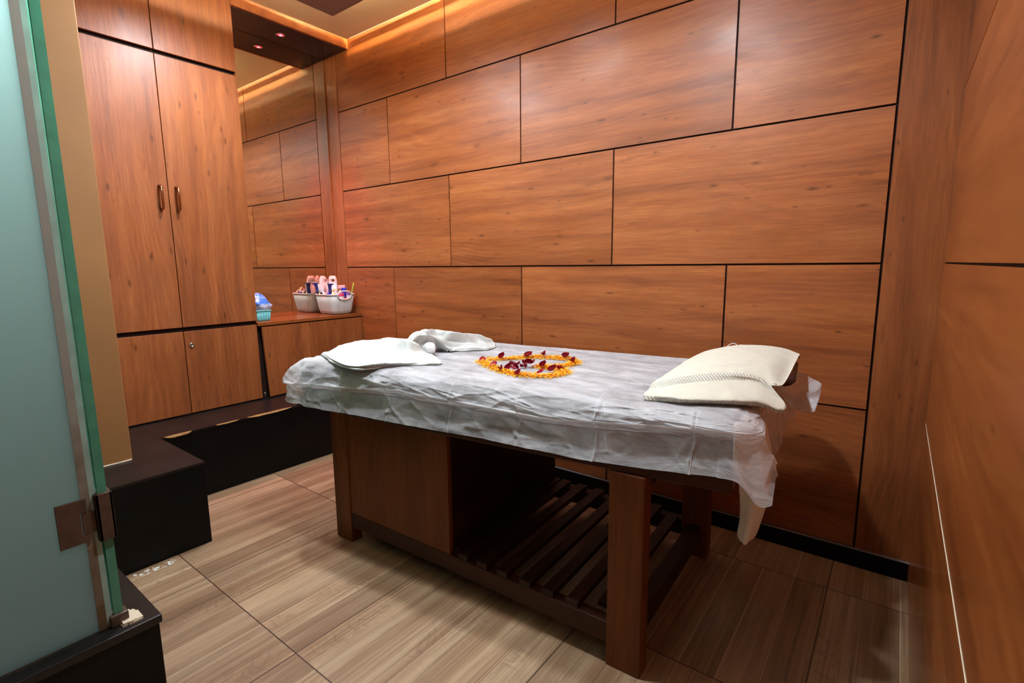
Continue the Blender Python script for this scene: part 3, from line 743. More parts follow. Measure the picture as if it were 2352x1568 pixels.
# ---- disposable sheet : lofted rings from the middle of the bed out over its edges to the hem
def sheet():
    n_s, n_e, n_c = 430, 200, 46
    rc = 0.05
    U0, U1, V0, V1 = -LU, 0.0, 0.0, LV
    # perimeter of a rounded rectangle: base point, outward normal, and which side
    B, N, tU = [], [], []
    def side(p, q, n, nrm):
        for i in range(n):
            t = i / n; B.append((p[0] + (q[0] - p[0]) * t, p[1] + (q[1] - p[1]) * t)); N.append(nrm)
    def corner(c, a0):
        for i in range(n_c):
            a = a0 + math.pi / 2 * i / n_c; B.append((c[0] + rc * math.cos(a), c[1] + rc * math.sin(a))); N.append((math.cos(a), math.sin(a)))
    side((U0 + rc, V0), (U1 - rc, V0), n_s, (0, -1)); corner((U1 - rc, V0 + rc), -math.pi / 2)
    side((U1, V0 + rc), (U1, V1 - rc), n_e, (1, 0)); corner((U1 - rc, V1 - rc), 0)
    side((U1 - rc, V1), (U0 + rc, V1), n_s, (0, 1)); corner((U0 + rc, V1 - rc), math.pi / 2)
    side((U0, V1 - rc), (U0, V0 + rc), n_e, (-1, 0)); corner((U0 + rc, V0 + rc), math.pi)
    B = np.array(B); N = np.array(N); K = len(B)
    u = B[:, 0]; v = B[:, 1]
    front = np.clip(-N[:, 1], 0, 1) ** 2; right = np.clip(N[:, 0], 0, 1) ** 2; left = np.clip(-N[:, 0], 0, 1) ** 2; rear = np.clip(N[:, 1], 0, 1) ** 2
    ip = lambda xs, ys, x: np.interp(x, xs, ys)
    # crease ring
    zc_f = ip([-1.95, -1.80, -1.55, -1.29, -1.06, -0.84, -0.61, -0.42, -0.26, -0.12, 0.0], [.795, .803, .815, .834, .834, .828, .822, .838, .852, .863, .871], u)
    oc_f = ip([-1.95, -1.7, -1.2, -0.6, 0.0], [.040, .034, .030, .030, .030], u)
    zh_f = ip([-1.95, -1.77, -1.54, -1.29, -1.09, -0.84, -0.61, -0.45, -0.25, -0.08, 0.01], [.712, .699, .704, .706, .708, .714, .712, .710, .720, .735, .742], u)
    oh_f = ip([-1.95, -1.4, -0.6, 0.0], [.050, .044, .044, .042], u)
    zc = front * zc_f + right * ip([0, .2, .9], [.862, .85, .85], v) + left * .80 + rear * .83
    oc = front * oc_f + right * ip([0, .1, .5, .9], [.050, .050, .048, .055], v) + left * .055 + rear * .02
    zh = front * zh_f + right * ip([0, .05, .16, .35, .6, .9], [.742, .735, .715, .695, .695, .70], v) + left * .71 + rear * .72
    oh = front * oh_f + right * ip([0, .15, .32, .78, .9], [.088, .080, .073, .098, .118], v) + left * .075 + rear * .025
    # hem pulled to points at the loose corners
    def cone(cu, cv, s): return np.exp(-(((u - cu) ** 2 + (v - cv) ** 2) / s ** 2))
    k_fr = cone(-0.0120, 0.0170, 0.011); zh -= 0.060 * k_fr
    k_fl = cone(-LU, 0.0, 0.07); oh += 0.012 * k_fl; oc += 0.03 * k_fl; zh += 0.004 * k_fl
    ca = np.clip(N[:, 0], 1e-3, 1); sa = np.clip(-N[:, 1], 1e-3, 1)
    k_c = (N[:, 0] > 0.02) & (N[:, 1] < -0.02)
    sq = np.minimum((rc + 0.046) / sa, (rc + 0.085) / ca) - rc
    oh = np.where(k_c, sq, oh)
    Q = np.stack([np.clip(u, U0 + 0.45, U1 - 0.45), np.full(K, 0.45)], 1)
    rings = []
    for t in np.linspace(1, 0, 30)[:-1]:                       # top, from the middle line to 6 cm inside the edge
        t2 = 0.12 + 0.88 * t
        rings.append(np.stack([B[:, 0] + (Q[:, 0] - B[:, 0]) * t2, B[:, 1] + (Q[:, 1] - B[:, 1]) * t2, np.full(K, .9002)], 1))
    ctrl = [rings[-1], ]
    P = lambda o, z: np.concatenate([B + N * np.asarray(o).reshape(-1, 1), np.broadcast_to(np.asarray(z, float).reshape(-1, 1), (K, 1))], 1)
    one = np.ones(K)
    ctrl += [P(-0.030 * one, .8985 * one), P(-0.006 * one, .890 * one), P(oc * 0.42 + 0.006, .889 - (.889 - zc) * 0.40), P(oc, zc), P(oc - front * 0.024 - right * 0.004, zc * 0.78 + zh * 0.22), P(oh, zh)]
    ctrl = np.array(ctrl)
    seg = [8, 8, 10, 24, 22, 18]
    t = np.concatenate([np.linspace(i, i + 1, s, endpoint=False) for i, s in enumerate(seg)] + [[6.0]])[1:]
    i = np.clip(t.astype(int), 0, 5); f = (t - i).reshape(-1, 1, 1)
    E = np.concatenate([(2 * ctrl[0] - ctrl[1])[None], ctrl, (2 * ctrl[-1] - ctrl[-2])[None]])
    a, b, c, d = E[i], E[i + 1], E[i + 2], E[i + 3]
    # flatter tangents keep the fold line at the crease sharp
    low = 0.5 * ((2 * b) + (-a + c) * f + (2 * a - 5 * b + 4 * c - d) * f ** 2 + (-a + 3 * b - 3 * c + d) * f ** 3)
    lin = b + (c - b) * f
    wl = np.where((t >= 3) & (t < 5), 1.0, np.where(t >= 2, 0.6, 0.0)).reshape(-1, 1, 1)
    low = low * (1 - wl) + lin * wl
    A = np.concatenate([np.array(rings), low])
    nt_, nl = len(rings), len(low)
    # wrinkles
    drop = np.concatenate([np.zeros(nt_), np.clip(t / 2.2, 0, 1)]).reshape(-1, 1)
    hang = np.concatenate([np.zeros(nt_), np.clip((t - 3.2) / 2.0, 0, 1)]).reshape(-1, 1)
    s = np.arange(K) / K * 5.4
    SS = np.broadcast_to(s, A.shape[:2]); RR = np.broadcast_to(np.concatenate([np.zeros(nt_), t * 0.045]).reshape(-1, 1), A.shape[:2])
    rid = lambda q: 1 - np.abs(2 * q - 1)
    w1 = rid(fbm(SS * 5 + RR * 9, RR * 16 - SS * 2.5, 3)) ** 3
    w2 = rid(fbm(SS * 9 - RR * 24, RR * 22 + SS * 3, 11)) ** 4
    w3 = fbm(SS * 14, RR * 40, 21) - 0.45
    w4 = rid(fbm(SS * 3.2 + RR * 3, RR * 9 + SS * 1.2, 51)) ** 10
    w5 = rid(fbm(SS * 5 - RR * 16, RR * 7 + SS * 2.0, 61)) ** 12
    disp = drop * (0.0035 * (w1 - 0.3) + 0.0025 * (w2 - 0.2) + 0.004 * w3 + 0.006 * w4 + 0.006 * w5)
    # loose gathers near the left end and its corner
    gl = np.exp(-((np.minimum(u + LU, 9) / 0.22) ** 2)) * np.clip(1 - v / 0.5, 0, 1)
    disp = disp + drop * gl * 0.013 * np.sin(s * 62 + RR * 30 + 2.0 * np.sin(s * 17))
    disp = disp + hang * (right * 0.010 * np.sin(v * 15 + 1) + rear * 0.004 * np.sin(u * 24))
    # packing folds across the bed
    for fu in (-0.12, -0.42, -0.70, -1.0, -1.31, -1.60):
        disp = disp + 0.0055 * np.exp(-((A[:, :, 0] + 0.008 * np.sin(A[:, :, 2] * 45 + fu * 9) - fu) / 0.0038) ** 2) * front * drop
        A[:nt_, :, 2] += 0.0016 * np.exp(-((A[:nt_, :, 0] - fu) / 0.006) ** 2)
    cline = np.concatenate([np.zeros(nt_), np.exp(-((t - 4.0) / 0.07) ** 2)]).reshape(-1, 1)
    disp = disp * (1 - 0.8 * cline) + 0.0065 * cline * front * (0.6 + 0.8 * vnoise(SS * 6, RR * 0, 71))
    disp = disp * np.concatenate([np.ones(nt_), np.where(t > 5.7, 0.7, 1.0)]).reshape(-1, 1)
    disp = np.maximum(disp, -0.006)
    nrm = np.zeros((A.shape[0], K, 3)); nrm[:, :, :2] = N; 
    tilt = np.concatenate([np.zeros(nt_), np.clip(1 - t / 2.5, 0, 1)]).reshape(-1, 1)
    nrm[:, :, :2] *= (1 - tilt)[:, :, None]; nrm[:, :, 2] = tilt
    A = A + nrm * disp[:, :, None]
    top = A[:nt_]
    top[:, :, 2] += 0.0018 * (fbm(top[:, :, 0] * 5, top[:, :, 1] * 16, 31)) + 0.0015 * rid(fbm(top[:, :, 0] * 3, top[:, :, 1] * 22, 37)) ** 4
    m = MB()
    rot = np.array([[FT[0][0], FT[0][1]], [FT[1][0], FT[1][1]]])
    def world(P_):
        W = P_.copy(); W[..., :2] = P_[..., :2] @ rot.T + np.array([FT[0][3], FT[1][3]]); return W
    m.grid(world(A), 0, True)
    # folds where the sheet lies double: narrow ribbons just outside the surface
    WA = A + nrm * 0.0012
    def ribbon(pts, wid_vec):
        pts = np.asarray(pts); w_ = np.asarray(wid_vec)
        m.grid(world(np.stack([pts - w_, pts + w_])), 1)
    rc4 = nt_ + int(np.argmin(np.abs(t - 4.0)))
    def wpt(rr, kf):
        k0 = np.floor(kf).astype(int); f_ = (kf - k0)[:, None]
        return WA[rr, k0 % K] * (1 - f_) + WA[rr, (k0 + 1) % K] * f_
    kk = np.arange(-34, n_s + 14) % K
    ribbon(WA[rc4, kk] + nrm[rc4, kk] * 0.0015, np.broadcast_to(np.array([0, 0, 0.0026]), (len(kk), 3)))
    for fu in (-0.12, -0.42, -0.70, -1.0, -1.31, -1.60):
        k0 = float(np.argmin(np.abs(u[:n_s] - fu)))
        rr_ = np.arange(nt_ - 3, A.shape[0])
        jit = 1.1 * np.sin(np.linspace(0, 5, len(rr_)) + fu * 5)
        ribbon(wpt(rr_, k0 + jit), np.broadcast_to(np.array([0.0011, 0, 0]), (len(rr_), 3)))
    rs = random.Random(21)
    for q in range(26):
        k0 = rs.randrange(4, n_s - 30) if q > 8 else rs.randrange(K - 40, K + 40)
        r0 = rs.randrange(nt_ + 8, A.shape[0] - 22); ln_ = rs.randrange(14, 34); sl = rs.uniform(-0.6, 0.6)
        rr_ = np.arange(r0, min(r0 + ln_, A.shape[0]))
        kf = k0 + np.arange(len(rr_)) * sl + 1.0 * np.sin(np.arange(len(rr_)) * 0.2)
        ki = kf.astype(int) % K
        tap = np.sin(np.linspace(0.05, np.pi - 0.05, len(rr_)))[:, None]
        ribbon(wpt(rr_, kf), np.stack([-N[ki, 1] * 0.0009, N[ki, 0] * 0.0009, np.full(len(ki), 0.0003)], 1) * tap)
    # stiff turned-up rear corner at the head end
    F = np.array([[(.03, .86, .895), (.02, .80, .894), (.0, .70, .893)],
                  [(.075, .90, .875), (.07, .80, .872), (.055, .66, .86)],
                  [(.125, .86, .885), (.118, .74, .85), (.105, .60, .80)],
                  [(.165, .74, .888), (.160, .66, .845), (.150, .56, .795)],
                  [(.197, .66, .885), (.194, .62, .850), (.182, .55, .808)],
                  [(.180, .60, .868), (.182, .60, .842), (.165, .57, .815)],
                  [(.150, .60, .860), (.155, .60, .835), (.140, .58, .815)]])
    m.grid(world(cr(cr(F, 36), 18, 1)))
    o = m.build('bed_sheet', [M['sheet'], M['sheet_fold']], None, fix=False)
    return recenter(o)
tag(sheet(), 'white crinkled disposable sheet draped over the massage bed', 'sheet')

def topw(p):
    return tuple(FT @ Vector(p))
def net_world(N_):
    A = np.asarray(N_, float); s_ = A.shape; f_ = A.reshape(-1, 3)
    return np.array([topw(p) for p in f_]).reshape(s_)

# strip of ivory under cloth hanging at the foot of the top
SK = [(-0.016, .688), (-0.010, .62), (-0.007, .56), (-0.006, .51), (-0.010, .468), (-0.006, .450), (0.002, .440)]
SR = [(0.072, .688), (0.071, .62), (0.066, .57), (0.056, .52), (0.046, .475), (0.038, .455), (0.028, .442)]
cl = []
# the cloth wraps the corner of the padded top under the sheet before it hangs free
for (za, ua, va, ub, vb) in ((.884, -.016, -.004, .008, .30), (.86, -.014, -.007, .026, .30), (.82, -.013, -.009, .042, .30), (.77, -.013, -.010, .056, .30), (.725, -.013, .010, .066, .29)):
    row = []
    for k in range(9):
        q = k / 8; w_ = q * q * (3 - 2 * q)
        row.append((ua + (ub - ua) * math.sin(q * math.pi / 2), va + (vb - va) * w_, za))
    cl.append(row)
for n_, (a, b) in enumerate(zip(SK, SR)):
    row = []
    for k in range(9):
        q = k / 8; ang = math.pi * (q - 0.5)
        sp_ = 0.05 if n_ == 0 else 0.028
        row.append((a[0] + (b[0] - a[0]) * q, .20 + sp_ * (q - 0.5) * 2 * (1 if n_ < 2 else 0.3) - 0.022 * math.cos(ang) + 0.006 * math.sin(q * 9), a[1] + (b[1] - a[1]) * q))
    cl.append(row)
cm = MB(); cm.grid(net_world(cr(np.array(cl), 70)))
o = cm.build('hanging_cloth', M['under'], fix=False); sm = o.modifiers.new('thickness', 'SOLIDIFY'); sm.thickness = 0.003; sm.offset = 0
tag(recenter(o), 'ivory cloth end hanging below the sheet at the right end of the bed', 'cloth')

# dark pillow with the cream bath towel over it
pw = MB()
nu, nv = 28, 40
Pp = []
for i in range(nu):
    row = []
    for j in range(nv):
        a = 2 * math.pi * j / nv; q = i / (nu - 1)
        sy = math.copysign(abs(math.sin(a)) ** 0.75, math.sin(a)); cy = math.copysign(abs(math.cos(a)) ** 0.75, math.cos(a))
        e_ = (1 - abs(2 * q - 1) ** 6) ** 0.5 if 0 < q < 1 else 0.0
        row.append((-0.255 + q * 0.372, .60 + 0.235 * cy * (0.75 + 0.25 * e_), .9335 + 0.0275 * sy * (0.35 + 0.65 * e_)))
    Pp.append(row)
pw.grid(net_world(np.array(Pp)), 0, True)
n0 = 0
pw.f.append(tuple(range(nv))); pw.mi.append(0); pw.sm.append(False); pw.f.append(tuple(range((nu - 1) * nv, nu * nv))); pw.mi.append(0); pw.sm.append(False)
single('pillow', pw, M['pillow_dark'], 'dark maroon pillow peeking out from under the cream bath towel', 'pillow')

BATH = [
  [(-0.291, 0.061, 0.905), (-0.223, 0.069, 0.905), (-0.16, 0.081, 0.905), (-0.042, 0.129, 0.905), (0.026, 0.173, 0.898), (0.085, 0.191, 0.88), (0.099, 0.2, 0.885)],
  [(-0.295, 0.076, 0.918), (-0.223, 0.067, 0.925), (-0.158, 0.066, 0.928), (-0.041, 0.113, 0.928), (0.026, 0.166, 0.92), (0.09, 0.196, 0.897), (0.102, 0.224, 0.89)],
  [(-0.288, 0.104, 0.93), (-0.201, 0.141, 0.948), (-0.105, 0.193, 0.958), (-0.033, 0.239, 0.958), (0.021, 0.268, 0.948), (0.074, 0.249, 0.915), (0.093, 0.243, 0.905)],
  [(-0.292, 0.153, 0.938), (-0.21, 0.18, 0.962), (-0.112, 0.234, 0.975), (-0.038, 0.266, 0.975), (0.019, 0.29, 0.962), (0.049, 0.278, 0.945), (0.058, 0.279, 0.94)],
  [(-0.292, 0.297, 0.935), (-0.215, 0.334, 0.972), (-0.123, 0.386, 0.995), (-0.03, 0.435, 0.995), (0.041, 0.409, 0.98), (0.079, 0.332, 0.95), (0.087, 0.318, 0.945)],
  [(-0.297, 0.575, 0.925), (-0.225, 0.631, 0.965), (-0.121, 0.696, 0.992), (-0.03, 0.741, 0.996), (0.054, 0.78, 0.986), (0.1, 0.703, 0.972), (0.111, 0.634, 0.968)],
  [(-0.311, 0.763, 0.91), (-0.237, 0.851, 0.945), (-0.122, 0.845, 0.975), (-0.03, 0.852, 0.98), (0.06, 0.845, 0.975), (0.112, 0.808, 0.970), (0.12, 0.788, 0.968)],
  [(-0.30, 0.83, 0.904), (-0.23, 0.88, 0.906), (-0.12, 0.89, 0.91), (-0.03, 0.895, 0.915), (0.06, 0.885, 0.93), (0.11, 0.85, 0.945), (0.122, 0.82, 0.955)],
]
def towel_net(net, nr, nc, seed, amp=0.0012, thick=0.007):
    A = cr(cr(np.array(net), nr, 0), nc, 1)
    n_ = fbm(A[:, :, 0] * 40, A[:, :, 1] * 40, seed, 3) - 0.45
    A[:, :, 2] += amp * n_ * 2
    rw = np.clip(1 - np.abs(np.linspace(0, 7, nr) - 1.1) / 1.3, 0, 1).reshape(-1, 1)
    A[:, :, 2] += rw * 0.011 * (fbm(A[:, :, 0] * 17 + A[:, :, 1] * 9, A[:, :, 1] * 12, seed + 3, 2) - 0.4)
    return net_world(A)
bt = thing('bath_towel', topw((-0.1, 0.45, 0.904)), 'cream bath towel with woven bands draped over the pillow at the right end', 'towel')
W = towel_net(BATH, 120, 90, 5, 0.0022)
iz = lambda t: int(t / 7 * 119)
def towel_piece(name, r0, r1, m, thick):
    k = MB(); k.grid(W[r0:r1 + 1]); o = k.build(name, M[m], bt, fix=False)
    s_ = o.modifiers.new('thickness', 'SOLIDIFY'); s_.thickness = thick; s_.offset = 1.0
    return o
towel_piece('hem_band', 0, iz(0.75), 'band_cream', -0.005)
towel_piece('lower_pile', iz(0.75), iz(2.1), 'terry_cream', -0.006)
towel_piece('woven_band', iz(2.1), iz(3.0), 'band_cream', -0.005)
towel_piece('upper_pile', iz(3.0), 119, 'terry_cream', -0.006)
lp = [topw((-0.115 + 0.052 * (k / 10 - 0.5), .70 + 0.004 * k / 10, .992 + 0.017 * math.sin(math.pi * k / 10))) for k in range(11)]
MB().tube(lp, 0.0013, 6).build('hanging_loop', M['white'], bt)

# crumpled white hand towel
LA = [
  [(-1.896, 0.123, 0.904), (-1.886, 0.125, 0.911), (-1.892, 0.143, 0.912), (-1.900, 0.181, 0.911), (-1.900, 0.244, 0.904)],
  [(-1.622, -0.013, 0.904), (-1.608, -0.014, 0.917), (-1.724, 0.113, 0.918), (-1.838, 0.24, 0.928), (-1.895, 0.380, 0.904)],
  [(-1.456, -0.03, 0.904), (-1.448, -0.032, 0.918), (-1.542, 0.09, 0.925), (-1.742, 0.295, 0.945), (-1.88, 0.50, 0.91)],
  [(-1.388, 0.079, 0.904), (-1.378, 0.069, 0.918), (-1.474, 0.169, 0.932), (-1.638, 0.356, 0.955), (-1.84, 0.62, 0.91)],
  [(-1.301, 0.147, 0.904), (-1.316, 0.153, 0.917), (-1.386, 0.189, 0.95), (-1.492, 0.284, 0.975), (-1.78, 0.65, 0.93)],
  [(-1.24, 0.19, 0.904), (-1.285, 0.216, 0.915), (-1.384, 0.268, 0.93), (-1.439, 0.273, 0.97), (-1.70, 0.63, 0.95)],
  [(-1.229, 0.219, 0.904), (-1.302, 0.284, 0.908), (-1.421, 0.362, 0.908), (-1.433, 0.306, 0.945), (-1.65, 0.6, 0.955)]]
LB = [
  [(-1.461, 0.355, 0.91), (-1.474, 0.322, 0.95), (-1.468, 0.312, 1.0), (-1.495, 0.391, 1.01), (-1.566, 0.505, 0.99)],
  [(-1.45, 0.399, 0.93), (-1.457, 0.376, 0.965), (-1.441, 0.36, 1.0), (-1.47, 0.427, 1.005), (-1.569, 0.568, 0.98)],
  [(-1.461, 0.488, 0.905), (-1.439, 0.452, 0.945), (-1.444, 0.454, 0.975), (-1.496, 0.525, 0.985), (-1.6, 0.679, 0.96)],
  [(-1.395, 0.5, 0.904), (-1.401, 0.508, 0.92), (-1.414, 0.529, 0.945), (-1.416, 0.556, 0.975), (-1.557, 0.763, 0.95)],
  [(-1.296, 0.566, 0.904), (-1.301, 0.574, 0.918), (-1.345, 0.638, 0.935), (-1.388, 0.693, 0.955), (-1.519, 0.87, 0.93)],
  [(-1.255, 0.632, 0.904), (-1.262, 0.651, 0.912), (-1.31, 0.715, 0.92), (-1.352, 0.759, 0.93), (-1.48, 0.88, 0.91)],
  [(-1.268, 0.719, 0.904), (-1.28, 0.733, 0.908), (-1.31, 0.771, 0.91), (-1.355, 0.82, 0.912), (-1.424, 0.885, 0.906)]]
ht = thing('hand_towel', topw((-1.55, 0.3, 0.904)), 'white crumpled hand towel twisted in the middle at the left end of the bed', 'towel')
def lobe(name, net, m, seed, low=0.0):
    A = cr(cr(np.array(net), 90, 0), 60, 1)
    A[:, :, 2] += 0.010 * (fbm(A[:, :, 0] * 7 - A[:, :, 1] * 7, A[:, :, 1] * 5, seed, 2) - 0.4) + 0.010 * (1 - np.abs(2 * fbm(A[:, :, 0] * 5 + A[:, :, 1] * 9, A[:, :, 1] * 4, seed + 5) - 1)) ** 4
    jj = np.linspace(0, 1, 60).reshape(1, -1); ii = np.linspace(0, 1, 90).reshape(-1, 1)
    gs = lambda c_, w_: np.exp(-((jj - c_) / w_) ** 2)
    A[:, :, 2] += np.sin(np.pi * ii) ** 0.5 * (0.024 * gs(0.74 - 0.1 * ii, 0.06) - 0.013 * gs(0.58 - 0.12 * ii, 0.07) + 0.012 * gs(0.40 + 0.1 * ii, 0.05) - 0.005 * gs(0.28, 0.05))
    # closed skirt down to the bed so that the folded stack has depth
    k = MB(); k.grid(net_world(A))
    rim = np.concatenate([A[0, :], A[1:, -1], A[-1, -2::-1], A[-2:0:-1, 0]])
    cen = rim.mean(0)
    sk = []
    for t_, z_ in ((0, 0), (0.004, 0.35), (-0.002, 0.55), (0.005, 0.75), (0.0, 1.0)):
        q = rim.copy(); d_ = rim[:, :2] - cen[:2]; d_ /= np.linalg.norm(d_, axis=1)[:, None] + 1e-9
        q[:, :2] += d_ * t_; q[:, 2] = np.maximum(rim[:, 2] + (0.9025 - rim[:, 2]) * z_, 0.9025); sk.append(q)
    k.grid(net_world(np.array(sk)), 0, True)
    return k.build(name, M[m], ht, fix=True)
lobe('front_fold', LA, 'terry_white', 3)
lobe('back_fold', LB, 'terry_rib', 9)
# the twisted pleats between both ends
for dk, rr in ((0.0, 0.016), (0.018, 0.013)):
    pts = [(-1.452 + dk, 0.232, .912), (-1.470 + dk, 0.258, .945), (-1.482 + dk, 0.300, .985), (-1.485 + dk, 0.365, 1.002), (-1.470 + dk, 0.42, .990), (-1.440 + dk, 0.452, .962), (-1.425 + dk, 0.47, .935), (-1.40 + dk, 0.49, .915)]
    q = cr(np.array(pts), 40)
    MB().tube([topw(p) for p in q], [rr * (0.75 + 0.25 * math.sin(i * 0.5)) for i in range(40)], 12).build('pleat', M['terry_white'], ht)
# folded under layer showing below the front hem
u1 = [(-1.80, 0.075), (-1.70, 0.02), (-1.60, -0.020), (-1.52, -0.042), (-1.45, -0.040), (-1.405, 0.030)]
q = cr(np.array([(a, b, .9065) for a, b in u1]), 40)
MB().tube([topw(p) for p in q], 0.0045, 8).build('hem', M['terry_white'], ht)

pc = MB(); Pq = []
for i in range(14):
    a = math.pi * i / 13; row = []
    for j in range(22):
        b_ = 2 * math.pi * j / 22; r_ = 1 + 0.10 * math.sin(3 * b_ + 2 * a) + 0.07 * math.sin(5 * b_ - a * 3)
        row.append((-1.425 + 0.034 * r_ * math.sin(a) * math.cos(b_), .372 + 0.034 * r_ * math.sin(a) * math.sin(b_), .9335 - 0.030 * math.cos(a) * (1.0 if a < 1.57 else 1.1)))
    Pq.append(row)
pc.grid(net_world(np.array(Pq)), 0, True)
single('plastic_pouch', pc, M['pouch'], 'small shiny white plastic pouch tucked in the twist of the hand towel', 'pouch')

# ---- flowers
H1 = [(-1.113, 0.355), (-1.086, 0.404), (-1.031, 0.446), (-0.985, 0.507), (-0.92, 0.554), (-0.817, 0.572), (-0.759, 0.567), (-0.727, 0.514), (-0.733, 0.435), (-0.773, 0.372), (-0.834, 0.36)]
H2 = [(-1.101, 0.338), (-1.029, 0.288), (-0.947, 0.229), (-0.868, 0.195), (-0.803, 0.185), (-0.732, 0.196), (-0.688, 0.238), (-0.68, 0.305), (-0.708, 0.347), (-0.76, 0.359), (-0.834, 0.36)]
mg = MB()
for H in (H1, H2):
    q = cr(np.array(H), 240)
    L = np.concatenate([[0], np.cumsum(np.linalg.norm(np.diff(q, axis=0), axis=1))])
    for k in range(2300):
        s_ = random.random() * L[-1]
        x = np.interp(s_, L, q[:, 0]) + random.gauss(0, 0.0125); y = np.interp(s_, L, q[:, 1]) + random.gauss(0, 0.0125)
        d_ = min(1.0, math.hypot(x - np.interp(s_, L, q[:, 0]), y - np.interp(s_, L, q[:, 1])) / 0.022)
        z = 0.9045 + random.random() * 0.015 * (1 - d_ ** 2)
        a = random.random() * 6.283; l = random.uniform(0.006, 0.011); wd_ = random.uniform(0.0022, 0.004); ti = random.uniform(-0.3, 0.9)
        fr_ = Matrix.Translation((x, y, z)) @ Matrix.Rotation(a, 4, 'Z') @ Matrix.Rotation(-ti * 0.7, 4, 'Y') @ Matrix.Rotation(random.uniform(-.6, .6), 4, 'X')
        P_ = [(0, -wd_ * .5, 0), (l * .6, -wd_, .001), (l, 0, .0018), (l * .6, wd_, .001), (0, wd_ * .5, 0), (l * .5, 0, -0.0008)]
        mg.add([topw(fr_ @ Vector(p)) for p in P_], [(0, 1, 5), (1, 2, 5), (2, 3, 5), (3, 4, 5), (4, 0, 5)], 0, True)
o = mg.build('marigold_petals', M['marigold'], fix=False); recenter(o)
tag(o, 'heart outline of loose yellow marigold petals laid on the white sheet', 'petals', kind='stuff')

def rose_mesh(curl, wid, ln, m):
    k = MB(); A = []
    for i in range(9):
        t_ = i / 8; row = []
        hw = wid * math.sin(math.pi * (0.08 + 0.84 * t_)) ** 0.6
        for j in range(9):
            s_ = j / 4 - 1
            row.append(((t_ - 0.5) * ln, s_ * hw, curl * (s_ * s_ * hw * 1.1 + 1.5 * (t_ - 0.4) ** 2 * ln * 0.6) + 0.0006 * math.sin(j * 3 + i)))
        A.append(row)
    k.grid(np.array(A)); me_o = k.build('rose_petal', m, None, fix=False)
    return me_o
protos = [rose_mesh(0.9, 0.016, 0.040, M['rose']), rose_mesh(1.4, 0.013, 0.036, M['rose']), rose_mesh(0.6, 0.018, 0.034, M['rose_pale'])]
used = [False] * 3
def place_petal(u_, v_, z_, rz, rx, ry, sc, k, label, group):
    o = protos[k]
    if used[k]: o = o.copy(); COL.objects.link(o)
    used[k] = True
    o.location = topw((u_, v_, z_)); o.rotation_euler = (rx, ry, rz); o.scale = (sc, sc, sc)
    tag(o, label, 'petal', group)
RB = [((-1.093, 0.336), 2, 0.3, 'at the left tip of the marigold heart'),
      ((-1.051, 0.43), 1, 1.2, 'on the rear line of the marigold heart, nearest its left tip'),
      ((-0.965, 0.525), 0, 0.6, 'standing tall on the middle of the rear line of the marigold heart'),
      ((-0.905, 0.572), 1, -0.6, 'on the rear line of the marigold heart, right of the tall one'),
      ((-0.801, 0.575), 1, 0.2, 'on the rear lobe of the marigold heart at its far bend'),
      ((-0.722, 0.489), 1, -0.4, 'at the right end of the rear lobe of the marigold heart'),
      ((-0.983, 0.262), 2, 0.9, 'broad and pinkish on the front line, nearest the heart tip'),
      ((-0.912, 0.205), 1, -0.9, 'leaning left of a V-shaped pair on the front line of the heart'),
      ((-0.888, 0.226), 1, 0.8, 'leaning right of a V-shaped pair on the front line of the heart'),
      ((-0.816, 0.178), 0, -0.2, 'lying dark on the frontmost stretch of the marigold heart'),
      ((-0.797, 0.351), 1, 0.7, 'curled up at the inner notch of the marigold heart'),
      ((-0.744, 0.224), 2, 0.1, 'pinkish and rounded on the front lobe of the marigold heart'),
      ((-0.725, 0.292), 0, 0.5, 'left of the dark pair on the front lobe of the heart'),
      ((-0.708, 0.322), 0, 1.3, 'right of the dark pair on the front lobe of the heart')]
for (p, k, rz, where) in RB:
    place_petal(p[0], p[1], .9135, rz, random.uniform(0.1, 0.55), random.uniform(-0.45, 0.3), random.uniform(0.82, 1.0), k, 'red rose petal ' + where, 'rose petals along the marigold heart')
PILE = [(-0.938, 0.297), (-0.931, 0.322), (-0.898, 0.297), (-0.875, 0.269), (-0.882, 0.306), (-0.898, 0.361), (-0.858, 0.308), (-0.873, 0.353), (-0.849, 0.334), (-0.85, 0.354), (-0.888, 0.252), (-0.906, 0.335), (-0.862, 0.335), (-0.868, 0.322)]
for i, p in enumerate(PILE):
    place_petal(p[0], p[1], .909 + (0.012 if i in (7, 8, 9, 12) else 0.002 * (i % 3)), random.uniform(0, 6), random.uniform(-0.6, 0.9), random.uniform(-0.7, 0.5), random.uniform(0.55, 0.8), (0 if i != 10 else 2) if i % 3 else (1 if i != 10 else 2),
                'dark red rose petal in the small pile inside the marigold heart', 'rose petals piled inside the heart')

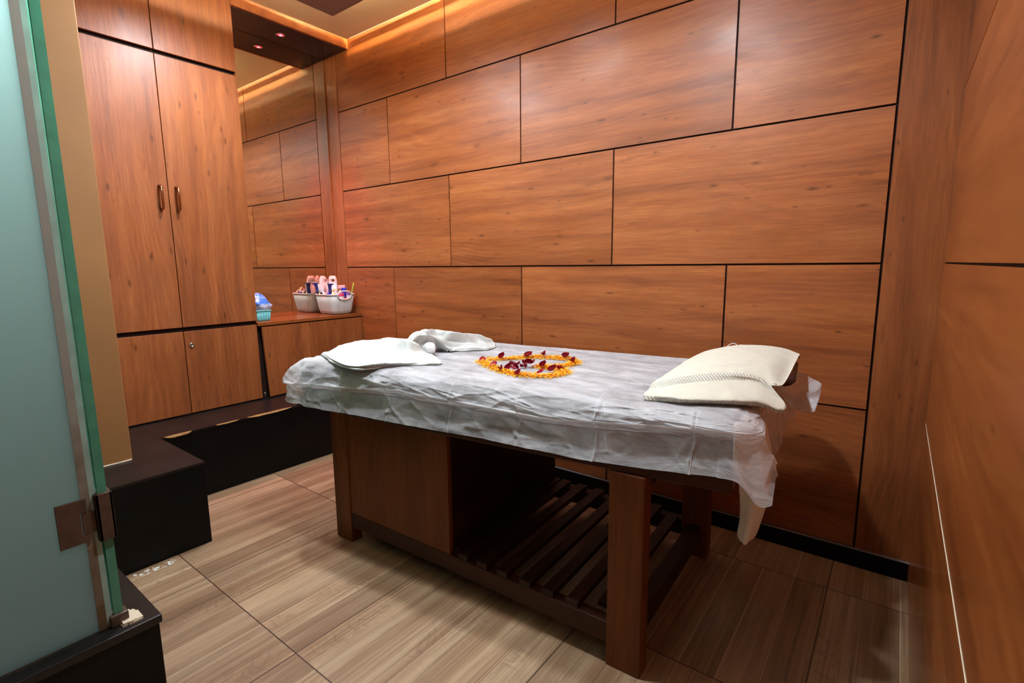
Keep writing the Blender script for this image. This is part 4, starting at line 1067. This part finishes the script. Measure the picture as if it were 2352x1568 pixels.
# ================================================================== THINGS ON THE SHELF
ZS = 0.9502
def rrect(cx, cy, hx, hy, r, n=10):
    pts = []
    for (sx_, sy_, a0) in ((1, 1, 0), (-1, 1, 90), (-1, -1, 180), (1, -1, 270)):
        for k in range(n):
            a = R(a0 + 90 * k / n); pts.append((cx + sx_ * (hx - r) + r * math.cos(a), cy + sy_ * (hy - r) + r * math.sin(a)))
    return pts
def bin_mesh(cx, cy, levels, r, th):
    """open bin: levels (half x, half y, z) bottom to top, outside then back down inside"""
    rows = []
    for (hx, hy, z) in levels: rows.append([(x, y, z) for x, y in rrect(cx, cy, hx, hy, min(r, hx, hy))])
    for (hx, hy, z) in reversed(levels[1:]): rows.append([(x, y, z) for x, y in rrect(cx, cy, hx - th, hy - th, max(r - th, 0.003))])
    hx, hy, z = levels[0]; rows.append([(x, y, z + th) for x, y in rrect(cx, cy, hx - th, hy - th, max(r - th, 0.003))])
    m = MB(); m.grid(np.array(rows), 0, True); n = len(rows[0])
    m.f.append(tuple(range(n))); m.mi.append(0); m.sm.append(False)
    k = (len(rows) - 1) * n; m.f.append(tuple(range(k, k + n))); m.mi.append(0); m.sm.append(False)
    return m
BX, BY = -3.795, -0.140
bk = thing('storage_basket', (BX, BY, ZS), 'grey perforated plastic basket full of toiletries on the mirror shelf', 'basket')
bin_mesh(BX, BY, [(0.092, 0.078, ZS), (0.104, 0.090, ZS + 0.006), (0.113, 0.098, ZS + 0.03), (0.122, 0.106, ZS + 0.09), (0.128, 0.112, ZS + 0.155)], 0.045, 0.004).build('body', M['basket'], bk)
rim = [(x, y, ZS + 0.157) for x, y in rrect(BX, BY, 0.130, 0.114, 0.045)]
MB().tube([(BX + 0.130, BY + 0.060, ZS + 0.157)] + rim + [(BX + 0.130, BY - 0.060, ZS + 0.157)], 0.0052, 8).build('rim', M['basket_rim'], bk)
for sx_ in (1, -1):
    pts = []
    for k in range(28):
        a = 2 * math.pi * k / 28
        pts.append((BX + sx_ * (0.1315 + 0.004 * math.sin(a)), BY + 0.062 * math.copysign(abs(math.cos(a)) ** 0.8, math.cos(a)), 1.101 + 0.034 * math.sin(a)))
    MB().tube(pts, 0.0062, 8, closed=True).build('handle', M['basket_rim'], bk)

G_IN = 'toiletries standing in the grey basket'
ZB = ZS + 0.0045
ITEMS = []
def item(name, x, y, label, cat):
    o = thing(name, (x, y, ZB), label, cat, G_IN); ITEMS.append(o); return o
def plate_hole(mb, out, hc, hr, x0, x1, frame):
    """flat-sided bottle: outline with a round hole through it"""
    n = len(out); ang = [math.atan2(z - hc[1], y - hc[0]) for y, z in out]
    hole = [(hc[0] + hr * math.cos(a), hc[1] + hr * math.sin(a)) for a in ang]
    cen = (0.0, 0.12)
    def ring(pts, x, s_=1.0): return [frame @ Vector((x, cen[0] + (y - cen[0]) * s_, cen[1] + (z - cen[1]) * s_)) for y, z in pts]
    xs = x1 - x0
    rows = [ring(hole, x1), ring(out, x1, 0.86), ring(out, x1 - xs * 0.18, 0.96), ring(out, (x0 + x1) / 2), ring(out, x0 + xs * 0.18, 0.96), ring(out, x0, 0.86), ring(hole, x0)]
    vs = [p for r_ in rows for p in r_]; fs = []
    m_ = len(rows)
    for i in range(m_):
        j = (i + 1) % m_
        for k in range(n): fs.append((i * n + k, i * n + (k + 1) % n, j * n + (k + 1) % n, j * n + k))
    mb.add(vs, fs, 0, True)
def flat_bottle(x, y, ang, hole_y, label):
    t_ = item('shower_bottle', x, y, label, 'bottle')
    H = 0.302
    half = [(-0.036, 0.0), (-0.039, 0.03), (-0.040, 0.12), (-0.038, 0.21), (-0.034, 0.27), (-0.028, 0.293), (-0.018, H)]
    out = half + [(-a, b) for a, b in reversed(half)]
    o2 = []
    for i in range(len(out)):
        a, b = out[i], out[(i + 1) % len(out)]
        for k in range(4): o2.append((a[0] + (b[0] - a[0]) * k / 4, a[1] + (b[1] - a[1]) * k / 4))
    m = MB(); plate_hole(m, o2, (hole_y, 0.262), 0.0125, -0.017, 0.017, Matrix.Translation((x, y, ZB)) @ Matrix.Rotation(ang, 4, 'Z'))
    m.build('body', M['bottle_grad'], t_)
flat_bottle(-3.872, -0.187, R(15), 0.024, 'pink and white flat shower bottle at the mirror side of the basket')
flat_bottle(-3.855, -0.112, R(-45), 0.004, 'pink and white flat shower bottle with a round hole near its top')

def pump(x, y, h, m_body, m_head, label, rot=0.0, r=0.024, flare=True, name='pump_bottle'):
    t_ = item(name, x, y, label, 'bottle')
    MB().lathe([(r * .9, 0), (r, .004), (r, h * .50), (r * .92, h * .58), (r * .5, h * .63), (r * .48, h * .66)], (x, y, ZB), 20).build('body', M[m_body], t_)
    hd = MB().lathe([(r * .55, h * .66), (r * .55, h * .74), (r * .46, h * .76), (r * .48, h * .88), (r * .80 if flare else r * .4, h * .985), (r * .84 if flare else r * .42, h)], (x, y, ZB), 18)
    f_ = Matrix.Translation((x, y, ZB)) @ Matrix.Rotation(rot, 4, 'Z')
    hd.box((-r * 0.3, -r * 0.25, h * .955), (r * 1.15, r * 0.25, h * .995), 0, f_)
    hd.build('pump_head', M[m_head], t_)
pump(-3.895, -0.222, 0.245, 'navy', 'navy', 'navy blue pump bottle standing at the left front of the grey basket', R(200), 0.026)
pump(-3.800, -0.178, 0.240, 'navy', 'navy', 'navy blue pump bottle in front of the two flat pink bottles', R(70), 0.025)

def trigger(x, y, h, mb_, mh, label, ang):
    t_ = item('spray_bottle', x, y, label, 'bottle')
    r = 0.021
    MB().lathe([(r * .9, 0), (r, .004), (r, h * .52), (r * .8, h * .60), (r * .42, h * .68), (r * .40, h * .72)], (x, y, ZB), 18).build('body', M[mb_], t_)
    f_ = Matrix.Translation((x, y, ZB)) @ Matrix.Rotation(ang, 4, 'Z')
    hd = MB(); hd.box((-.010, -.008, h * .70), (.010, .008, h * .88), 0, f_, bev=0.003); hd.box((-.020, -.010, h * .875), (.036, .010, h), 0, f_, bev=0.004)
    hd.tube([f_ @ Vector((.022, 0, h * .88)), f_ @ Vector((.020, 0, h * .80)), f_ @ Vector((.026, 0, h * .73))], 0.0035, 8)
    hd.build('trigger_head', M[mh], t_)
trigger(-3.742, -0.098, 0.225, 'palepink', 'palepink', 'pale pink spray bottle with a T-shaped head at the right of the basket', R(215))
# squeeze bottle with a tilted nozzle
t_ = item('squeeze_bottle', -3.728, -0.198, 'cream peach squeeze bottle with a bent nozzle at the basket front', 'bottle')
MB().lathe([(.022, 0), (.025, .005), (.025, .135), (.021, .152), (.010, .168), (.009, .178)], (-3.728, -0.198, ZB), 20).build('body', M['cream'], t_)
MB().tube([(-3.728, -0.198, ZB + .172), (-3.728, -0.198, ZB + .192), (-3.722, -0.186, ZB + .198), (-3.712, -0.166, ZB + .176)], [.008, .009, .010, .005], 10).build('nozzle', M['cream'], t_)
def jar(x, y, r, h, mb_, mc, label, ch=0.022, name='jar', cat='jar'):
    t_ = item(name, x, y, label, cat)
    MB().lathe([(r * .92, 0), (r, .004), (r, h - ch - .002), (r * .9, h - ch)], (x, y, ZB), 22).build('body', M[mb_], t_)
    MB().lathe([(r * 1.02, h - ch), (r * 1.04, h - ch + .002), (r * 1.04, h - .003), (r * .96, h)], (x, y, ZB), 22).build('cap', M[mc], t_)
jar(-3.700, -0.145, 0.024, 0.163, 'white', 'pink', 'white jar with a bright pink lid near the basket handle', .024)
jar(-3.712, -0.110, 0.0185, 0.205, 'red', 'blue', 'red bottle with a tall blue cap seen through the basket handle', .075, 'capped_bottle', 'bottle')
jar(-3.690, -0.078, 0.017, 0.168, 'white', 'purple', 'white bottle with a purple cap beside the green brush', .022, 'capped_bottle', 'bottle')
jar(-3.758, -0.218, 0.014, 0.166, 'maroon', 'blue', 'maroon bottle with a square blue cap at the front of the basket', .03, 'capped_bottle', 'bottle')
jar(-3.905, -0.095, 0.021, 0.205, 'navy', 'navy', 'dark blue capped bottle at the back of the basket by the mirror', .05, 'capped_bottle', 'bottle')
jar(-3.895, -0.060, 0.024, 0.160, 'white', 'pink', 'white jar with a pink lid at the back beside the mirror', .024)
def tube_item(x, y, dx, dy, h, r, m1, m2, label, name='tube', cat='tube'):
    t_ = item(name, x, y, label, cat)
    p0 = Vector((x, y, ZB + 0.001)); p1 = Vector((x + dx, y + dy, ZB + h))
    MB().tube([p0, p0.lerp(p1, .3), p0.lerp(p1, .7)], [r * .7, r, r], 12).build('body', M[m1], t_)
    MB().tube([p0.lerp(p1, .701), p0.lerp(p1, .95), p1], [r * .9, r * .8, r * .55], 12).build('cap', M[m2], t_)
tube_item(-3.850, -0.226, .004, .0, .172, .015, 'white', 'blackp', 'white tube with a black stripe top leaning at the basket front')
tube_item(-3.820, -0.226, .004, .0, .176, .013, 'blackp', 'white', 'black tube with a white tip at the left front rim of the basket')
tube_item(-3.690, -0.175, -.012, .02, .185, .011, 'blackp', 'white', 'slim black and white tube leaning left of the blue-capped bottle')
tube_item(-3.862, -0.230, -.012, .004, .236, .008, 'green', 'white', 'slim green tube with a white tip beside the left pump bottle')
tube_item(-3.845, -0.200, .004, .004, .240, .010, 'palepink', 'palepink', 'pale pink tube standing between the pump bottle and the flat bottle')
tube_item(-3.890, -0.165, -.02, -.0, .225, .012, 'peach', 'peach', 'peach bottle leaning at the mirror side of the basket')
t_ = item('toothbrush', -3.682, -0.058, 'lime green brush handle standing up at the right corner of the basket', 'brush')
MB().tube([(-3.690, -0.066, ZB + .002), (-3.686, -0.062, ZB + .1), (-3.682, -0.056, ZB + .19), (-3.681, -0.054, ZB + .235), (-3.683, -0.053, ZB + .243)], [.003, .004, .0048, .0055, .004], 10).build('handle', M['green'], t_)

# the basket narrows downward: its toiletries stand on the bottom and lean outward at the rim
for o in ITEMS:
    rad = max((abs(v_.co.x) for ch in o.children for v_ in ch.data.vertices if v_.co.z < 0.03), default=0.01)
    rad = min(rad, 0.04)
    tx, ty = o.location.x, o.location.y
    bx_ = min(max(tx, BX - 0.094 + rad), BX + 0.094 - rad); by_ = min(max(ty, BY - 0.080 + rad), BY + 0.080 - rad)
    kx, ky = (tx - bx_) / 0.16, (ty - by_) / 0.16
    for ch in o.children:
        for v_ in ch.data.vertices:
            v_.co.x += kx * v_.co.z; v_.co.y += ky * v_.co.z
        ch.data.update()
    o.location.x, o.location.y = bx_, by_

# small teal basket with the blue bag
tbk = thing('small_basket', (-3.78, -0.763, ZS), 'small teal perforated basket beside the wardrobe on the mirror shelf', 'basket')
bin_mesh(-3.772, -0.768, [(0.040, 0.044, ZS), (0.044, 0.047, ZS + 0.01), (0.050, 0.053, ZS + 0.072)], 0.008, 0.003).build('body', M['teal'], tbk)
MB().tube([(x, y, ZS + 0.073) for x, y in rrect(-3.772, -0.768, 0.052, 0.055, 0.009)], 0.004, 8, closed=True).build('rim', M['teal_rim'], tbk)
bg = MB(); A = []
cx, cy = -3.772, -0.768
prof = [(0.036, 0.036, .004), (0.040, 0.042, .05), (0.044, 0.046, .078), (0.056, 0.066, .098), (0.056, 0.068, .125), (0.044, 0.058, .150), (0.030, 0.040, .178), (0.016, 0.018, .196), (0.002, 0.002, .200)]
for i, (a, b, z) in enumerate(cr(np.array(prof), 30)):
    row = []
    for k in range(40):
        q = 2 * math.pi * k / 40; r_ = 1 + 0.07 * math.sin(5 * q + i * 0.3) * (z > .08) + 0.04 * math.sin(9 * q - i * .5) * (z > .08)
        sh_ = -0.018 * max(0, (z - .10) / .1)
        zz = ZS + z
        row.append((cx + a * r_ * math.cos(q), cy + sh_ + b * r_ * math.sin(q) + 0.012 * (0.05 < z < 0.12), zz))
    A.append(row)
bg.grid(np.array(A), 0, True)
single('plastic_bag', bg, M['bag'], 'blue and white crinkled plastic bag stuffed in the small teal basket', 'bag')
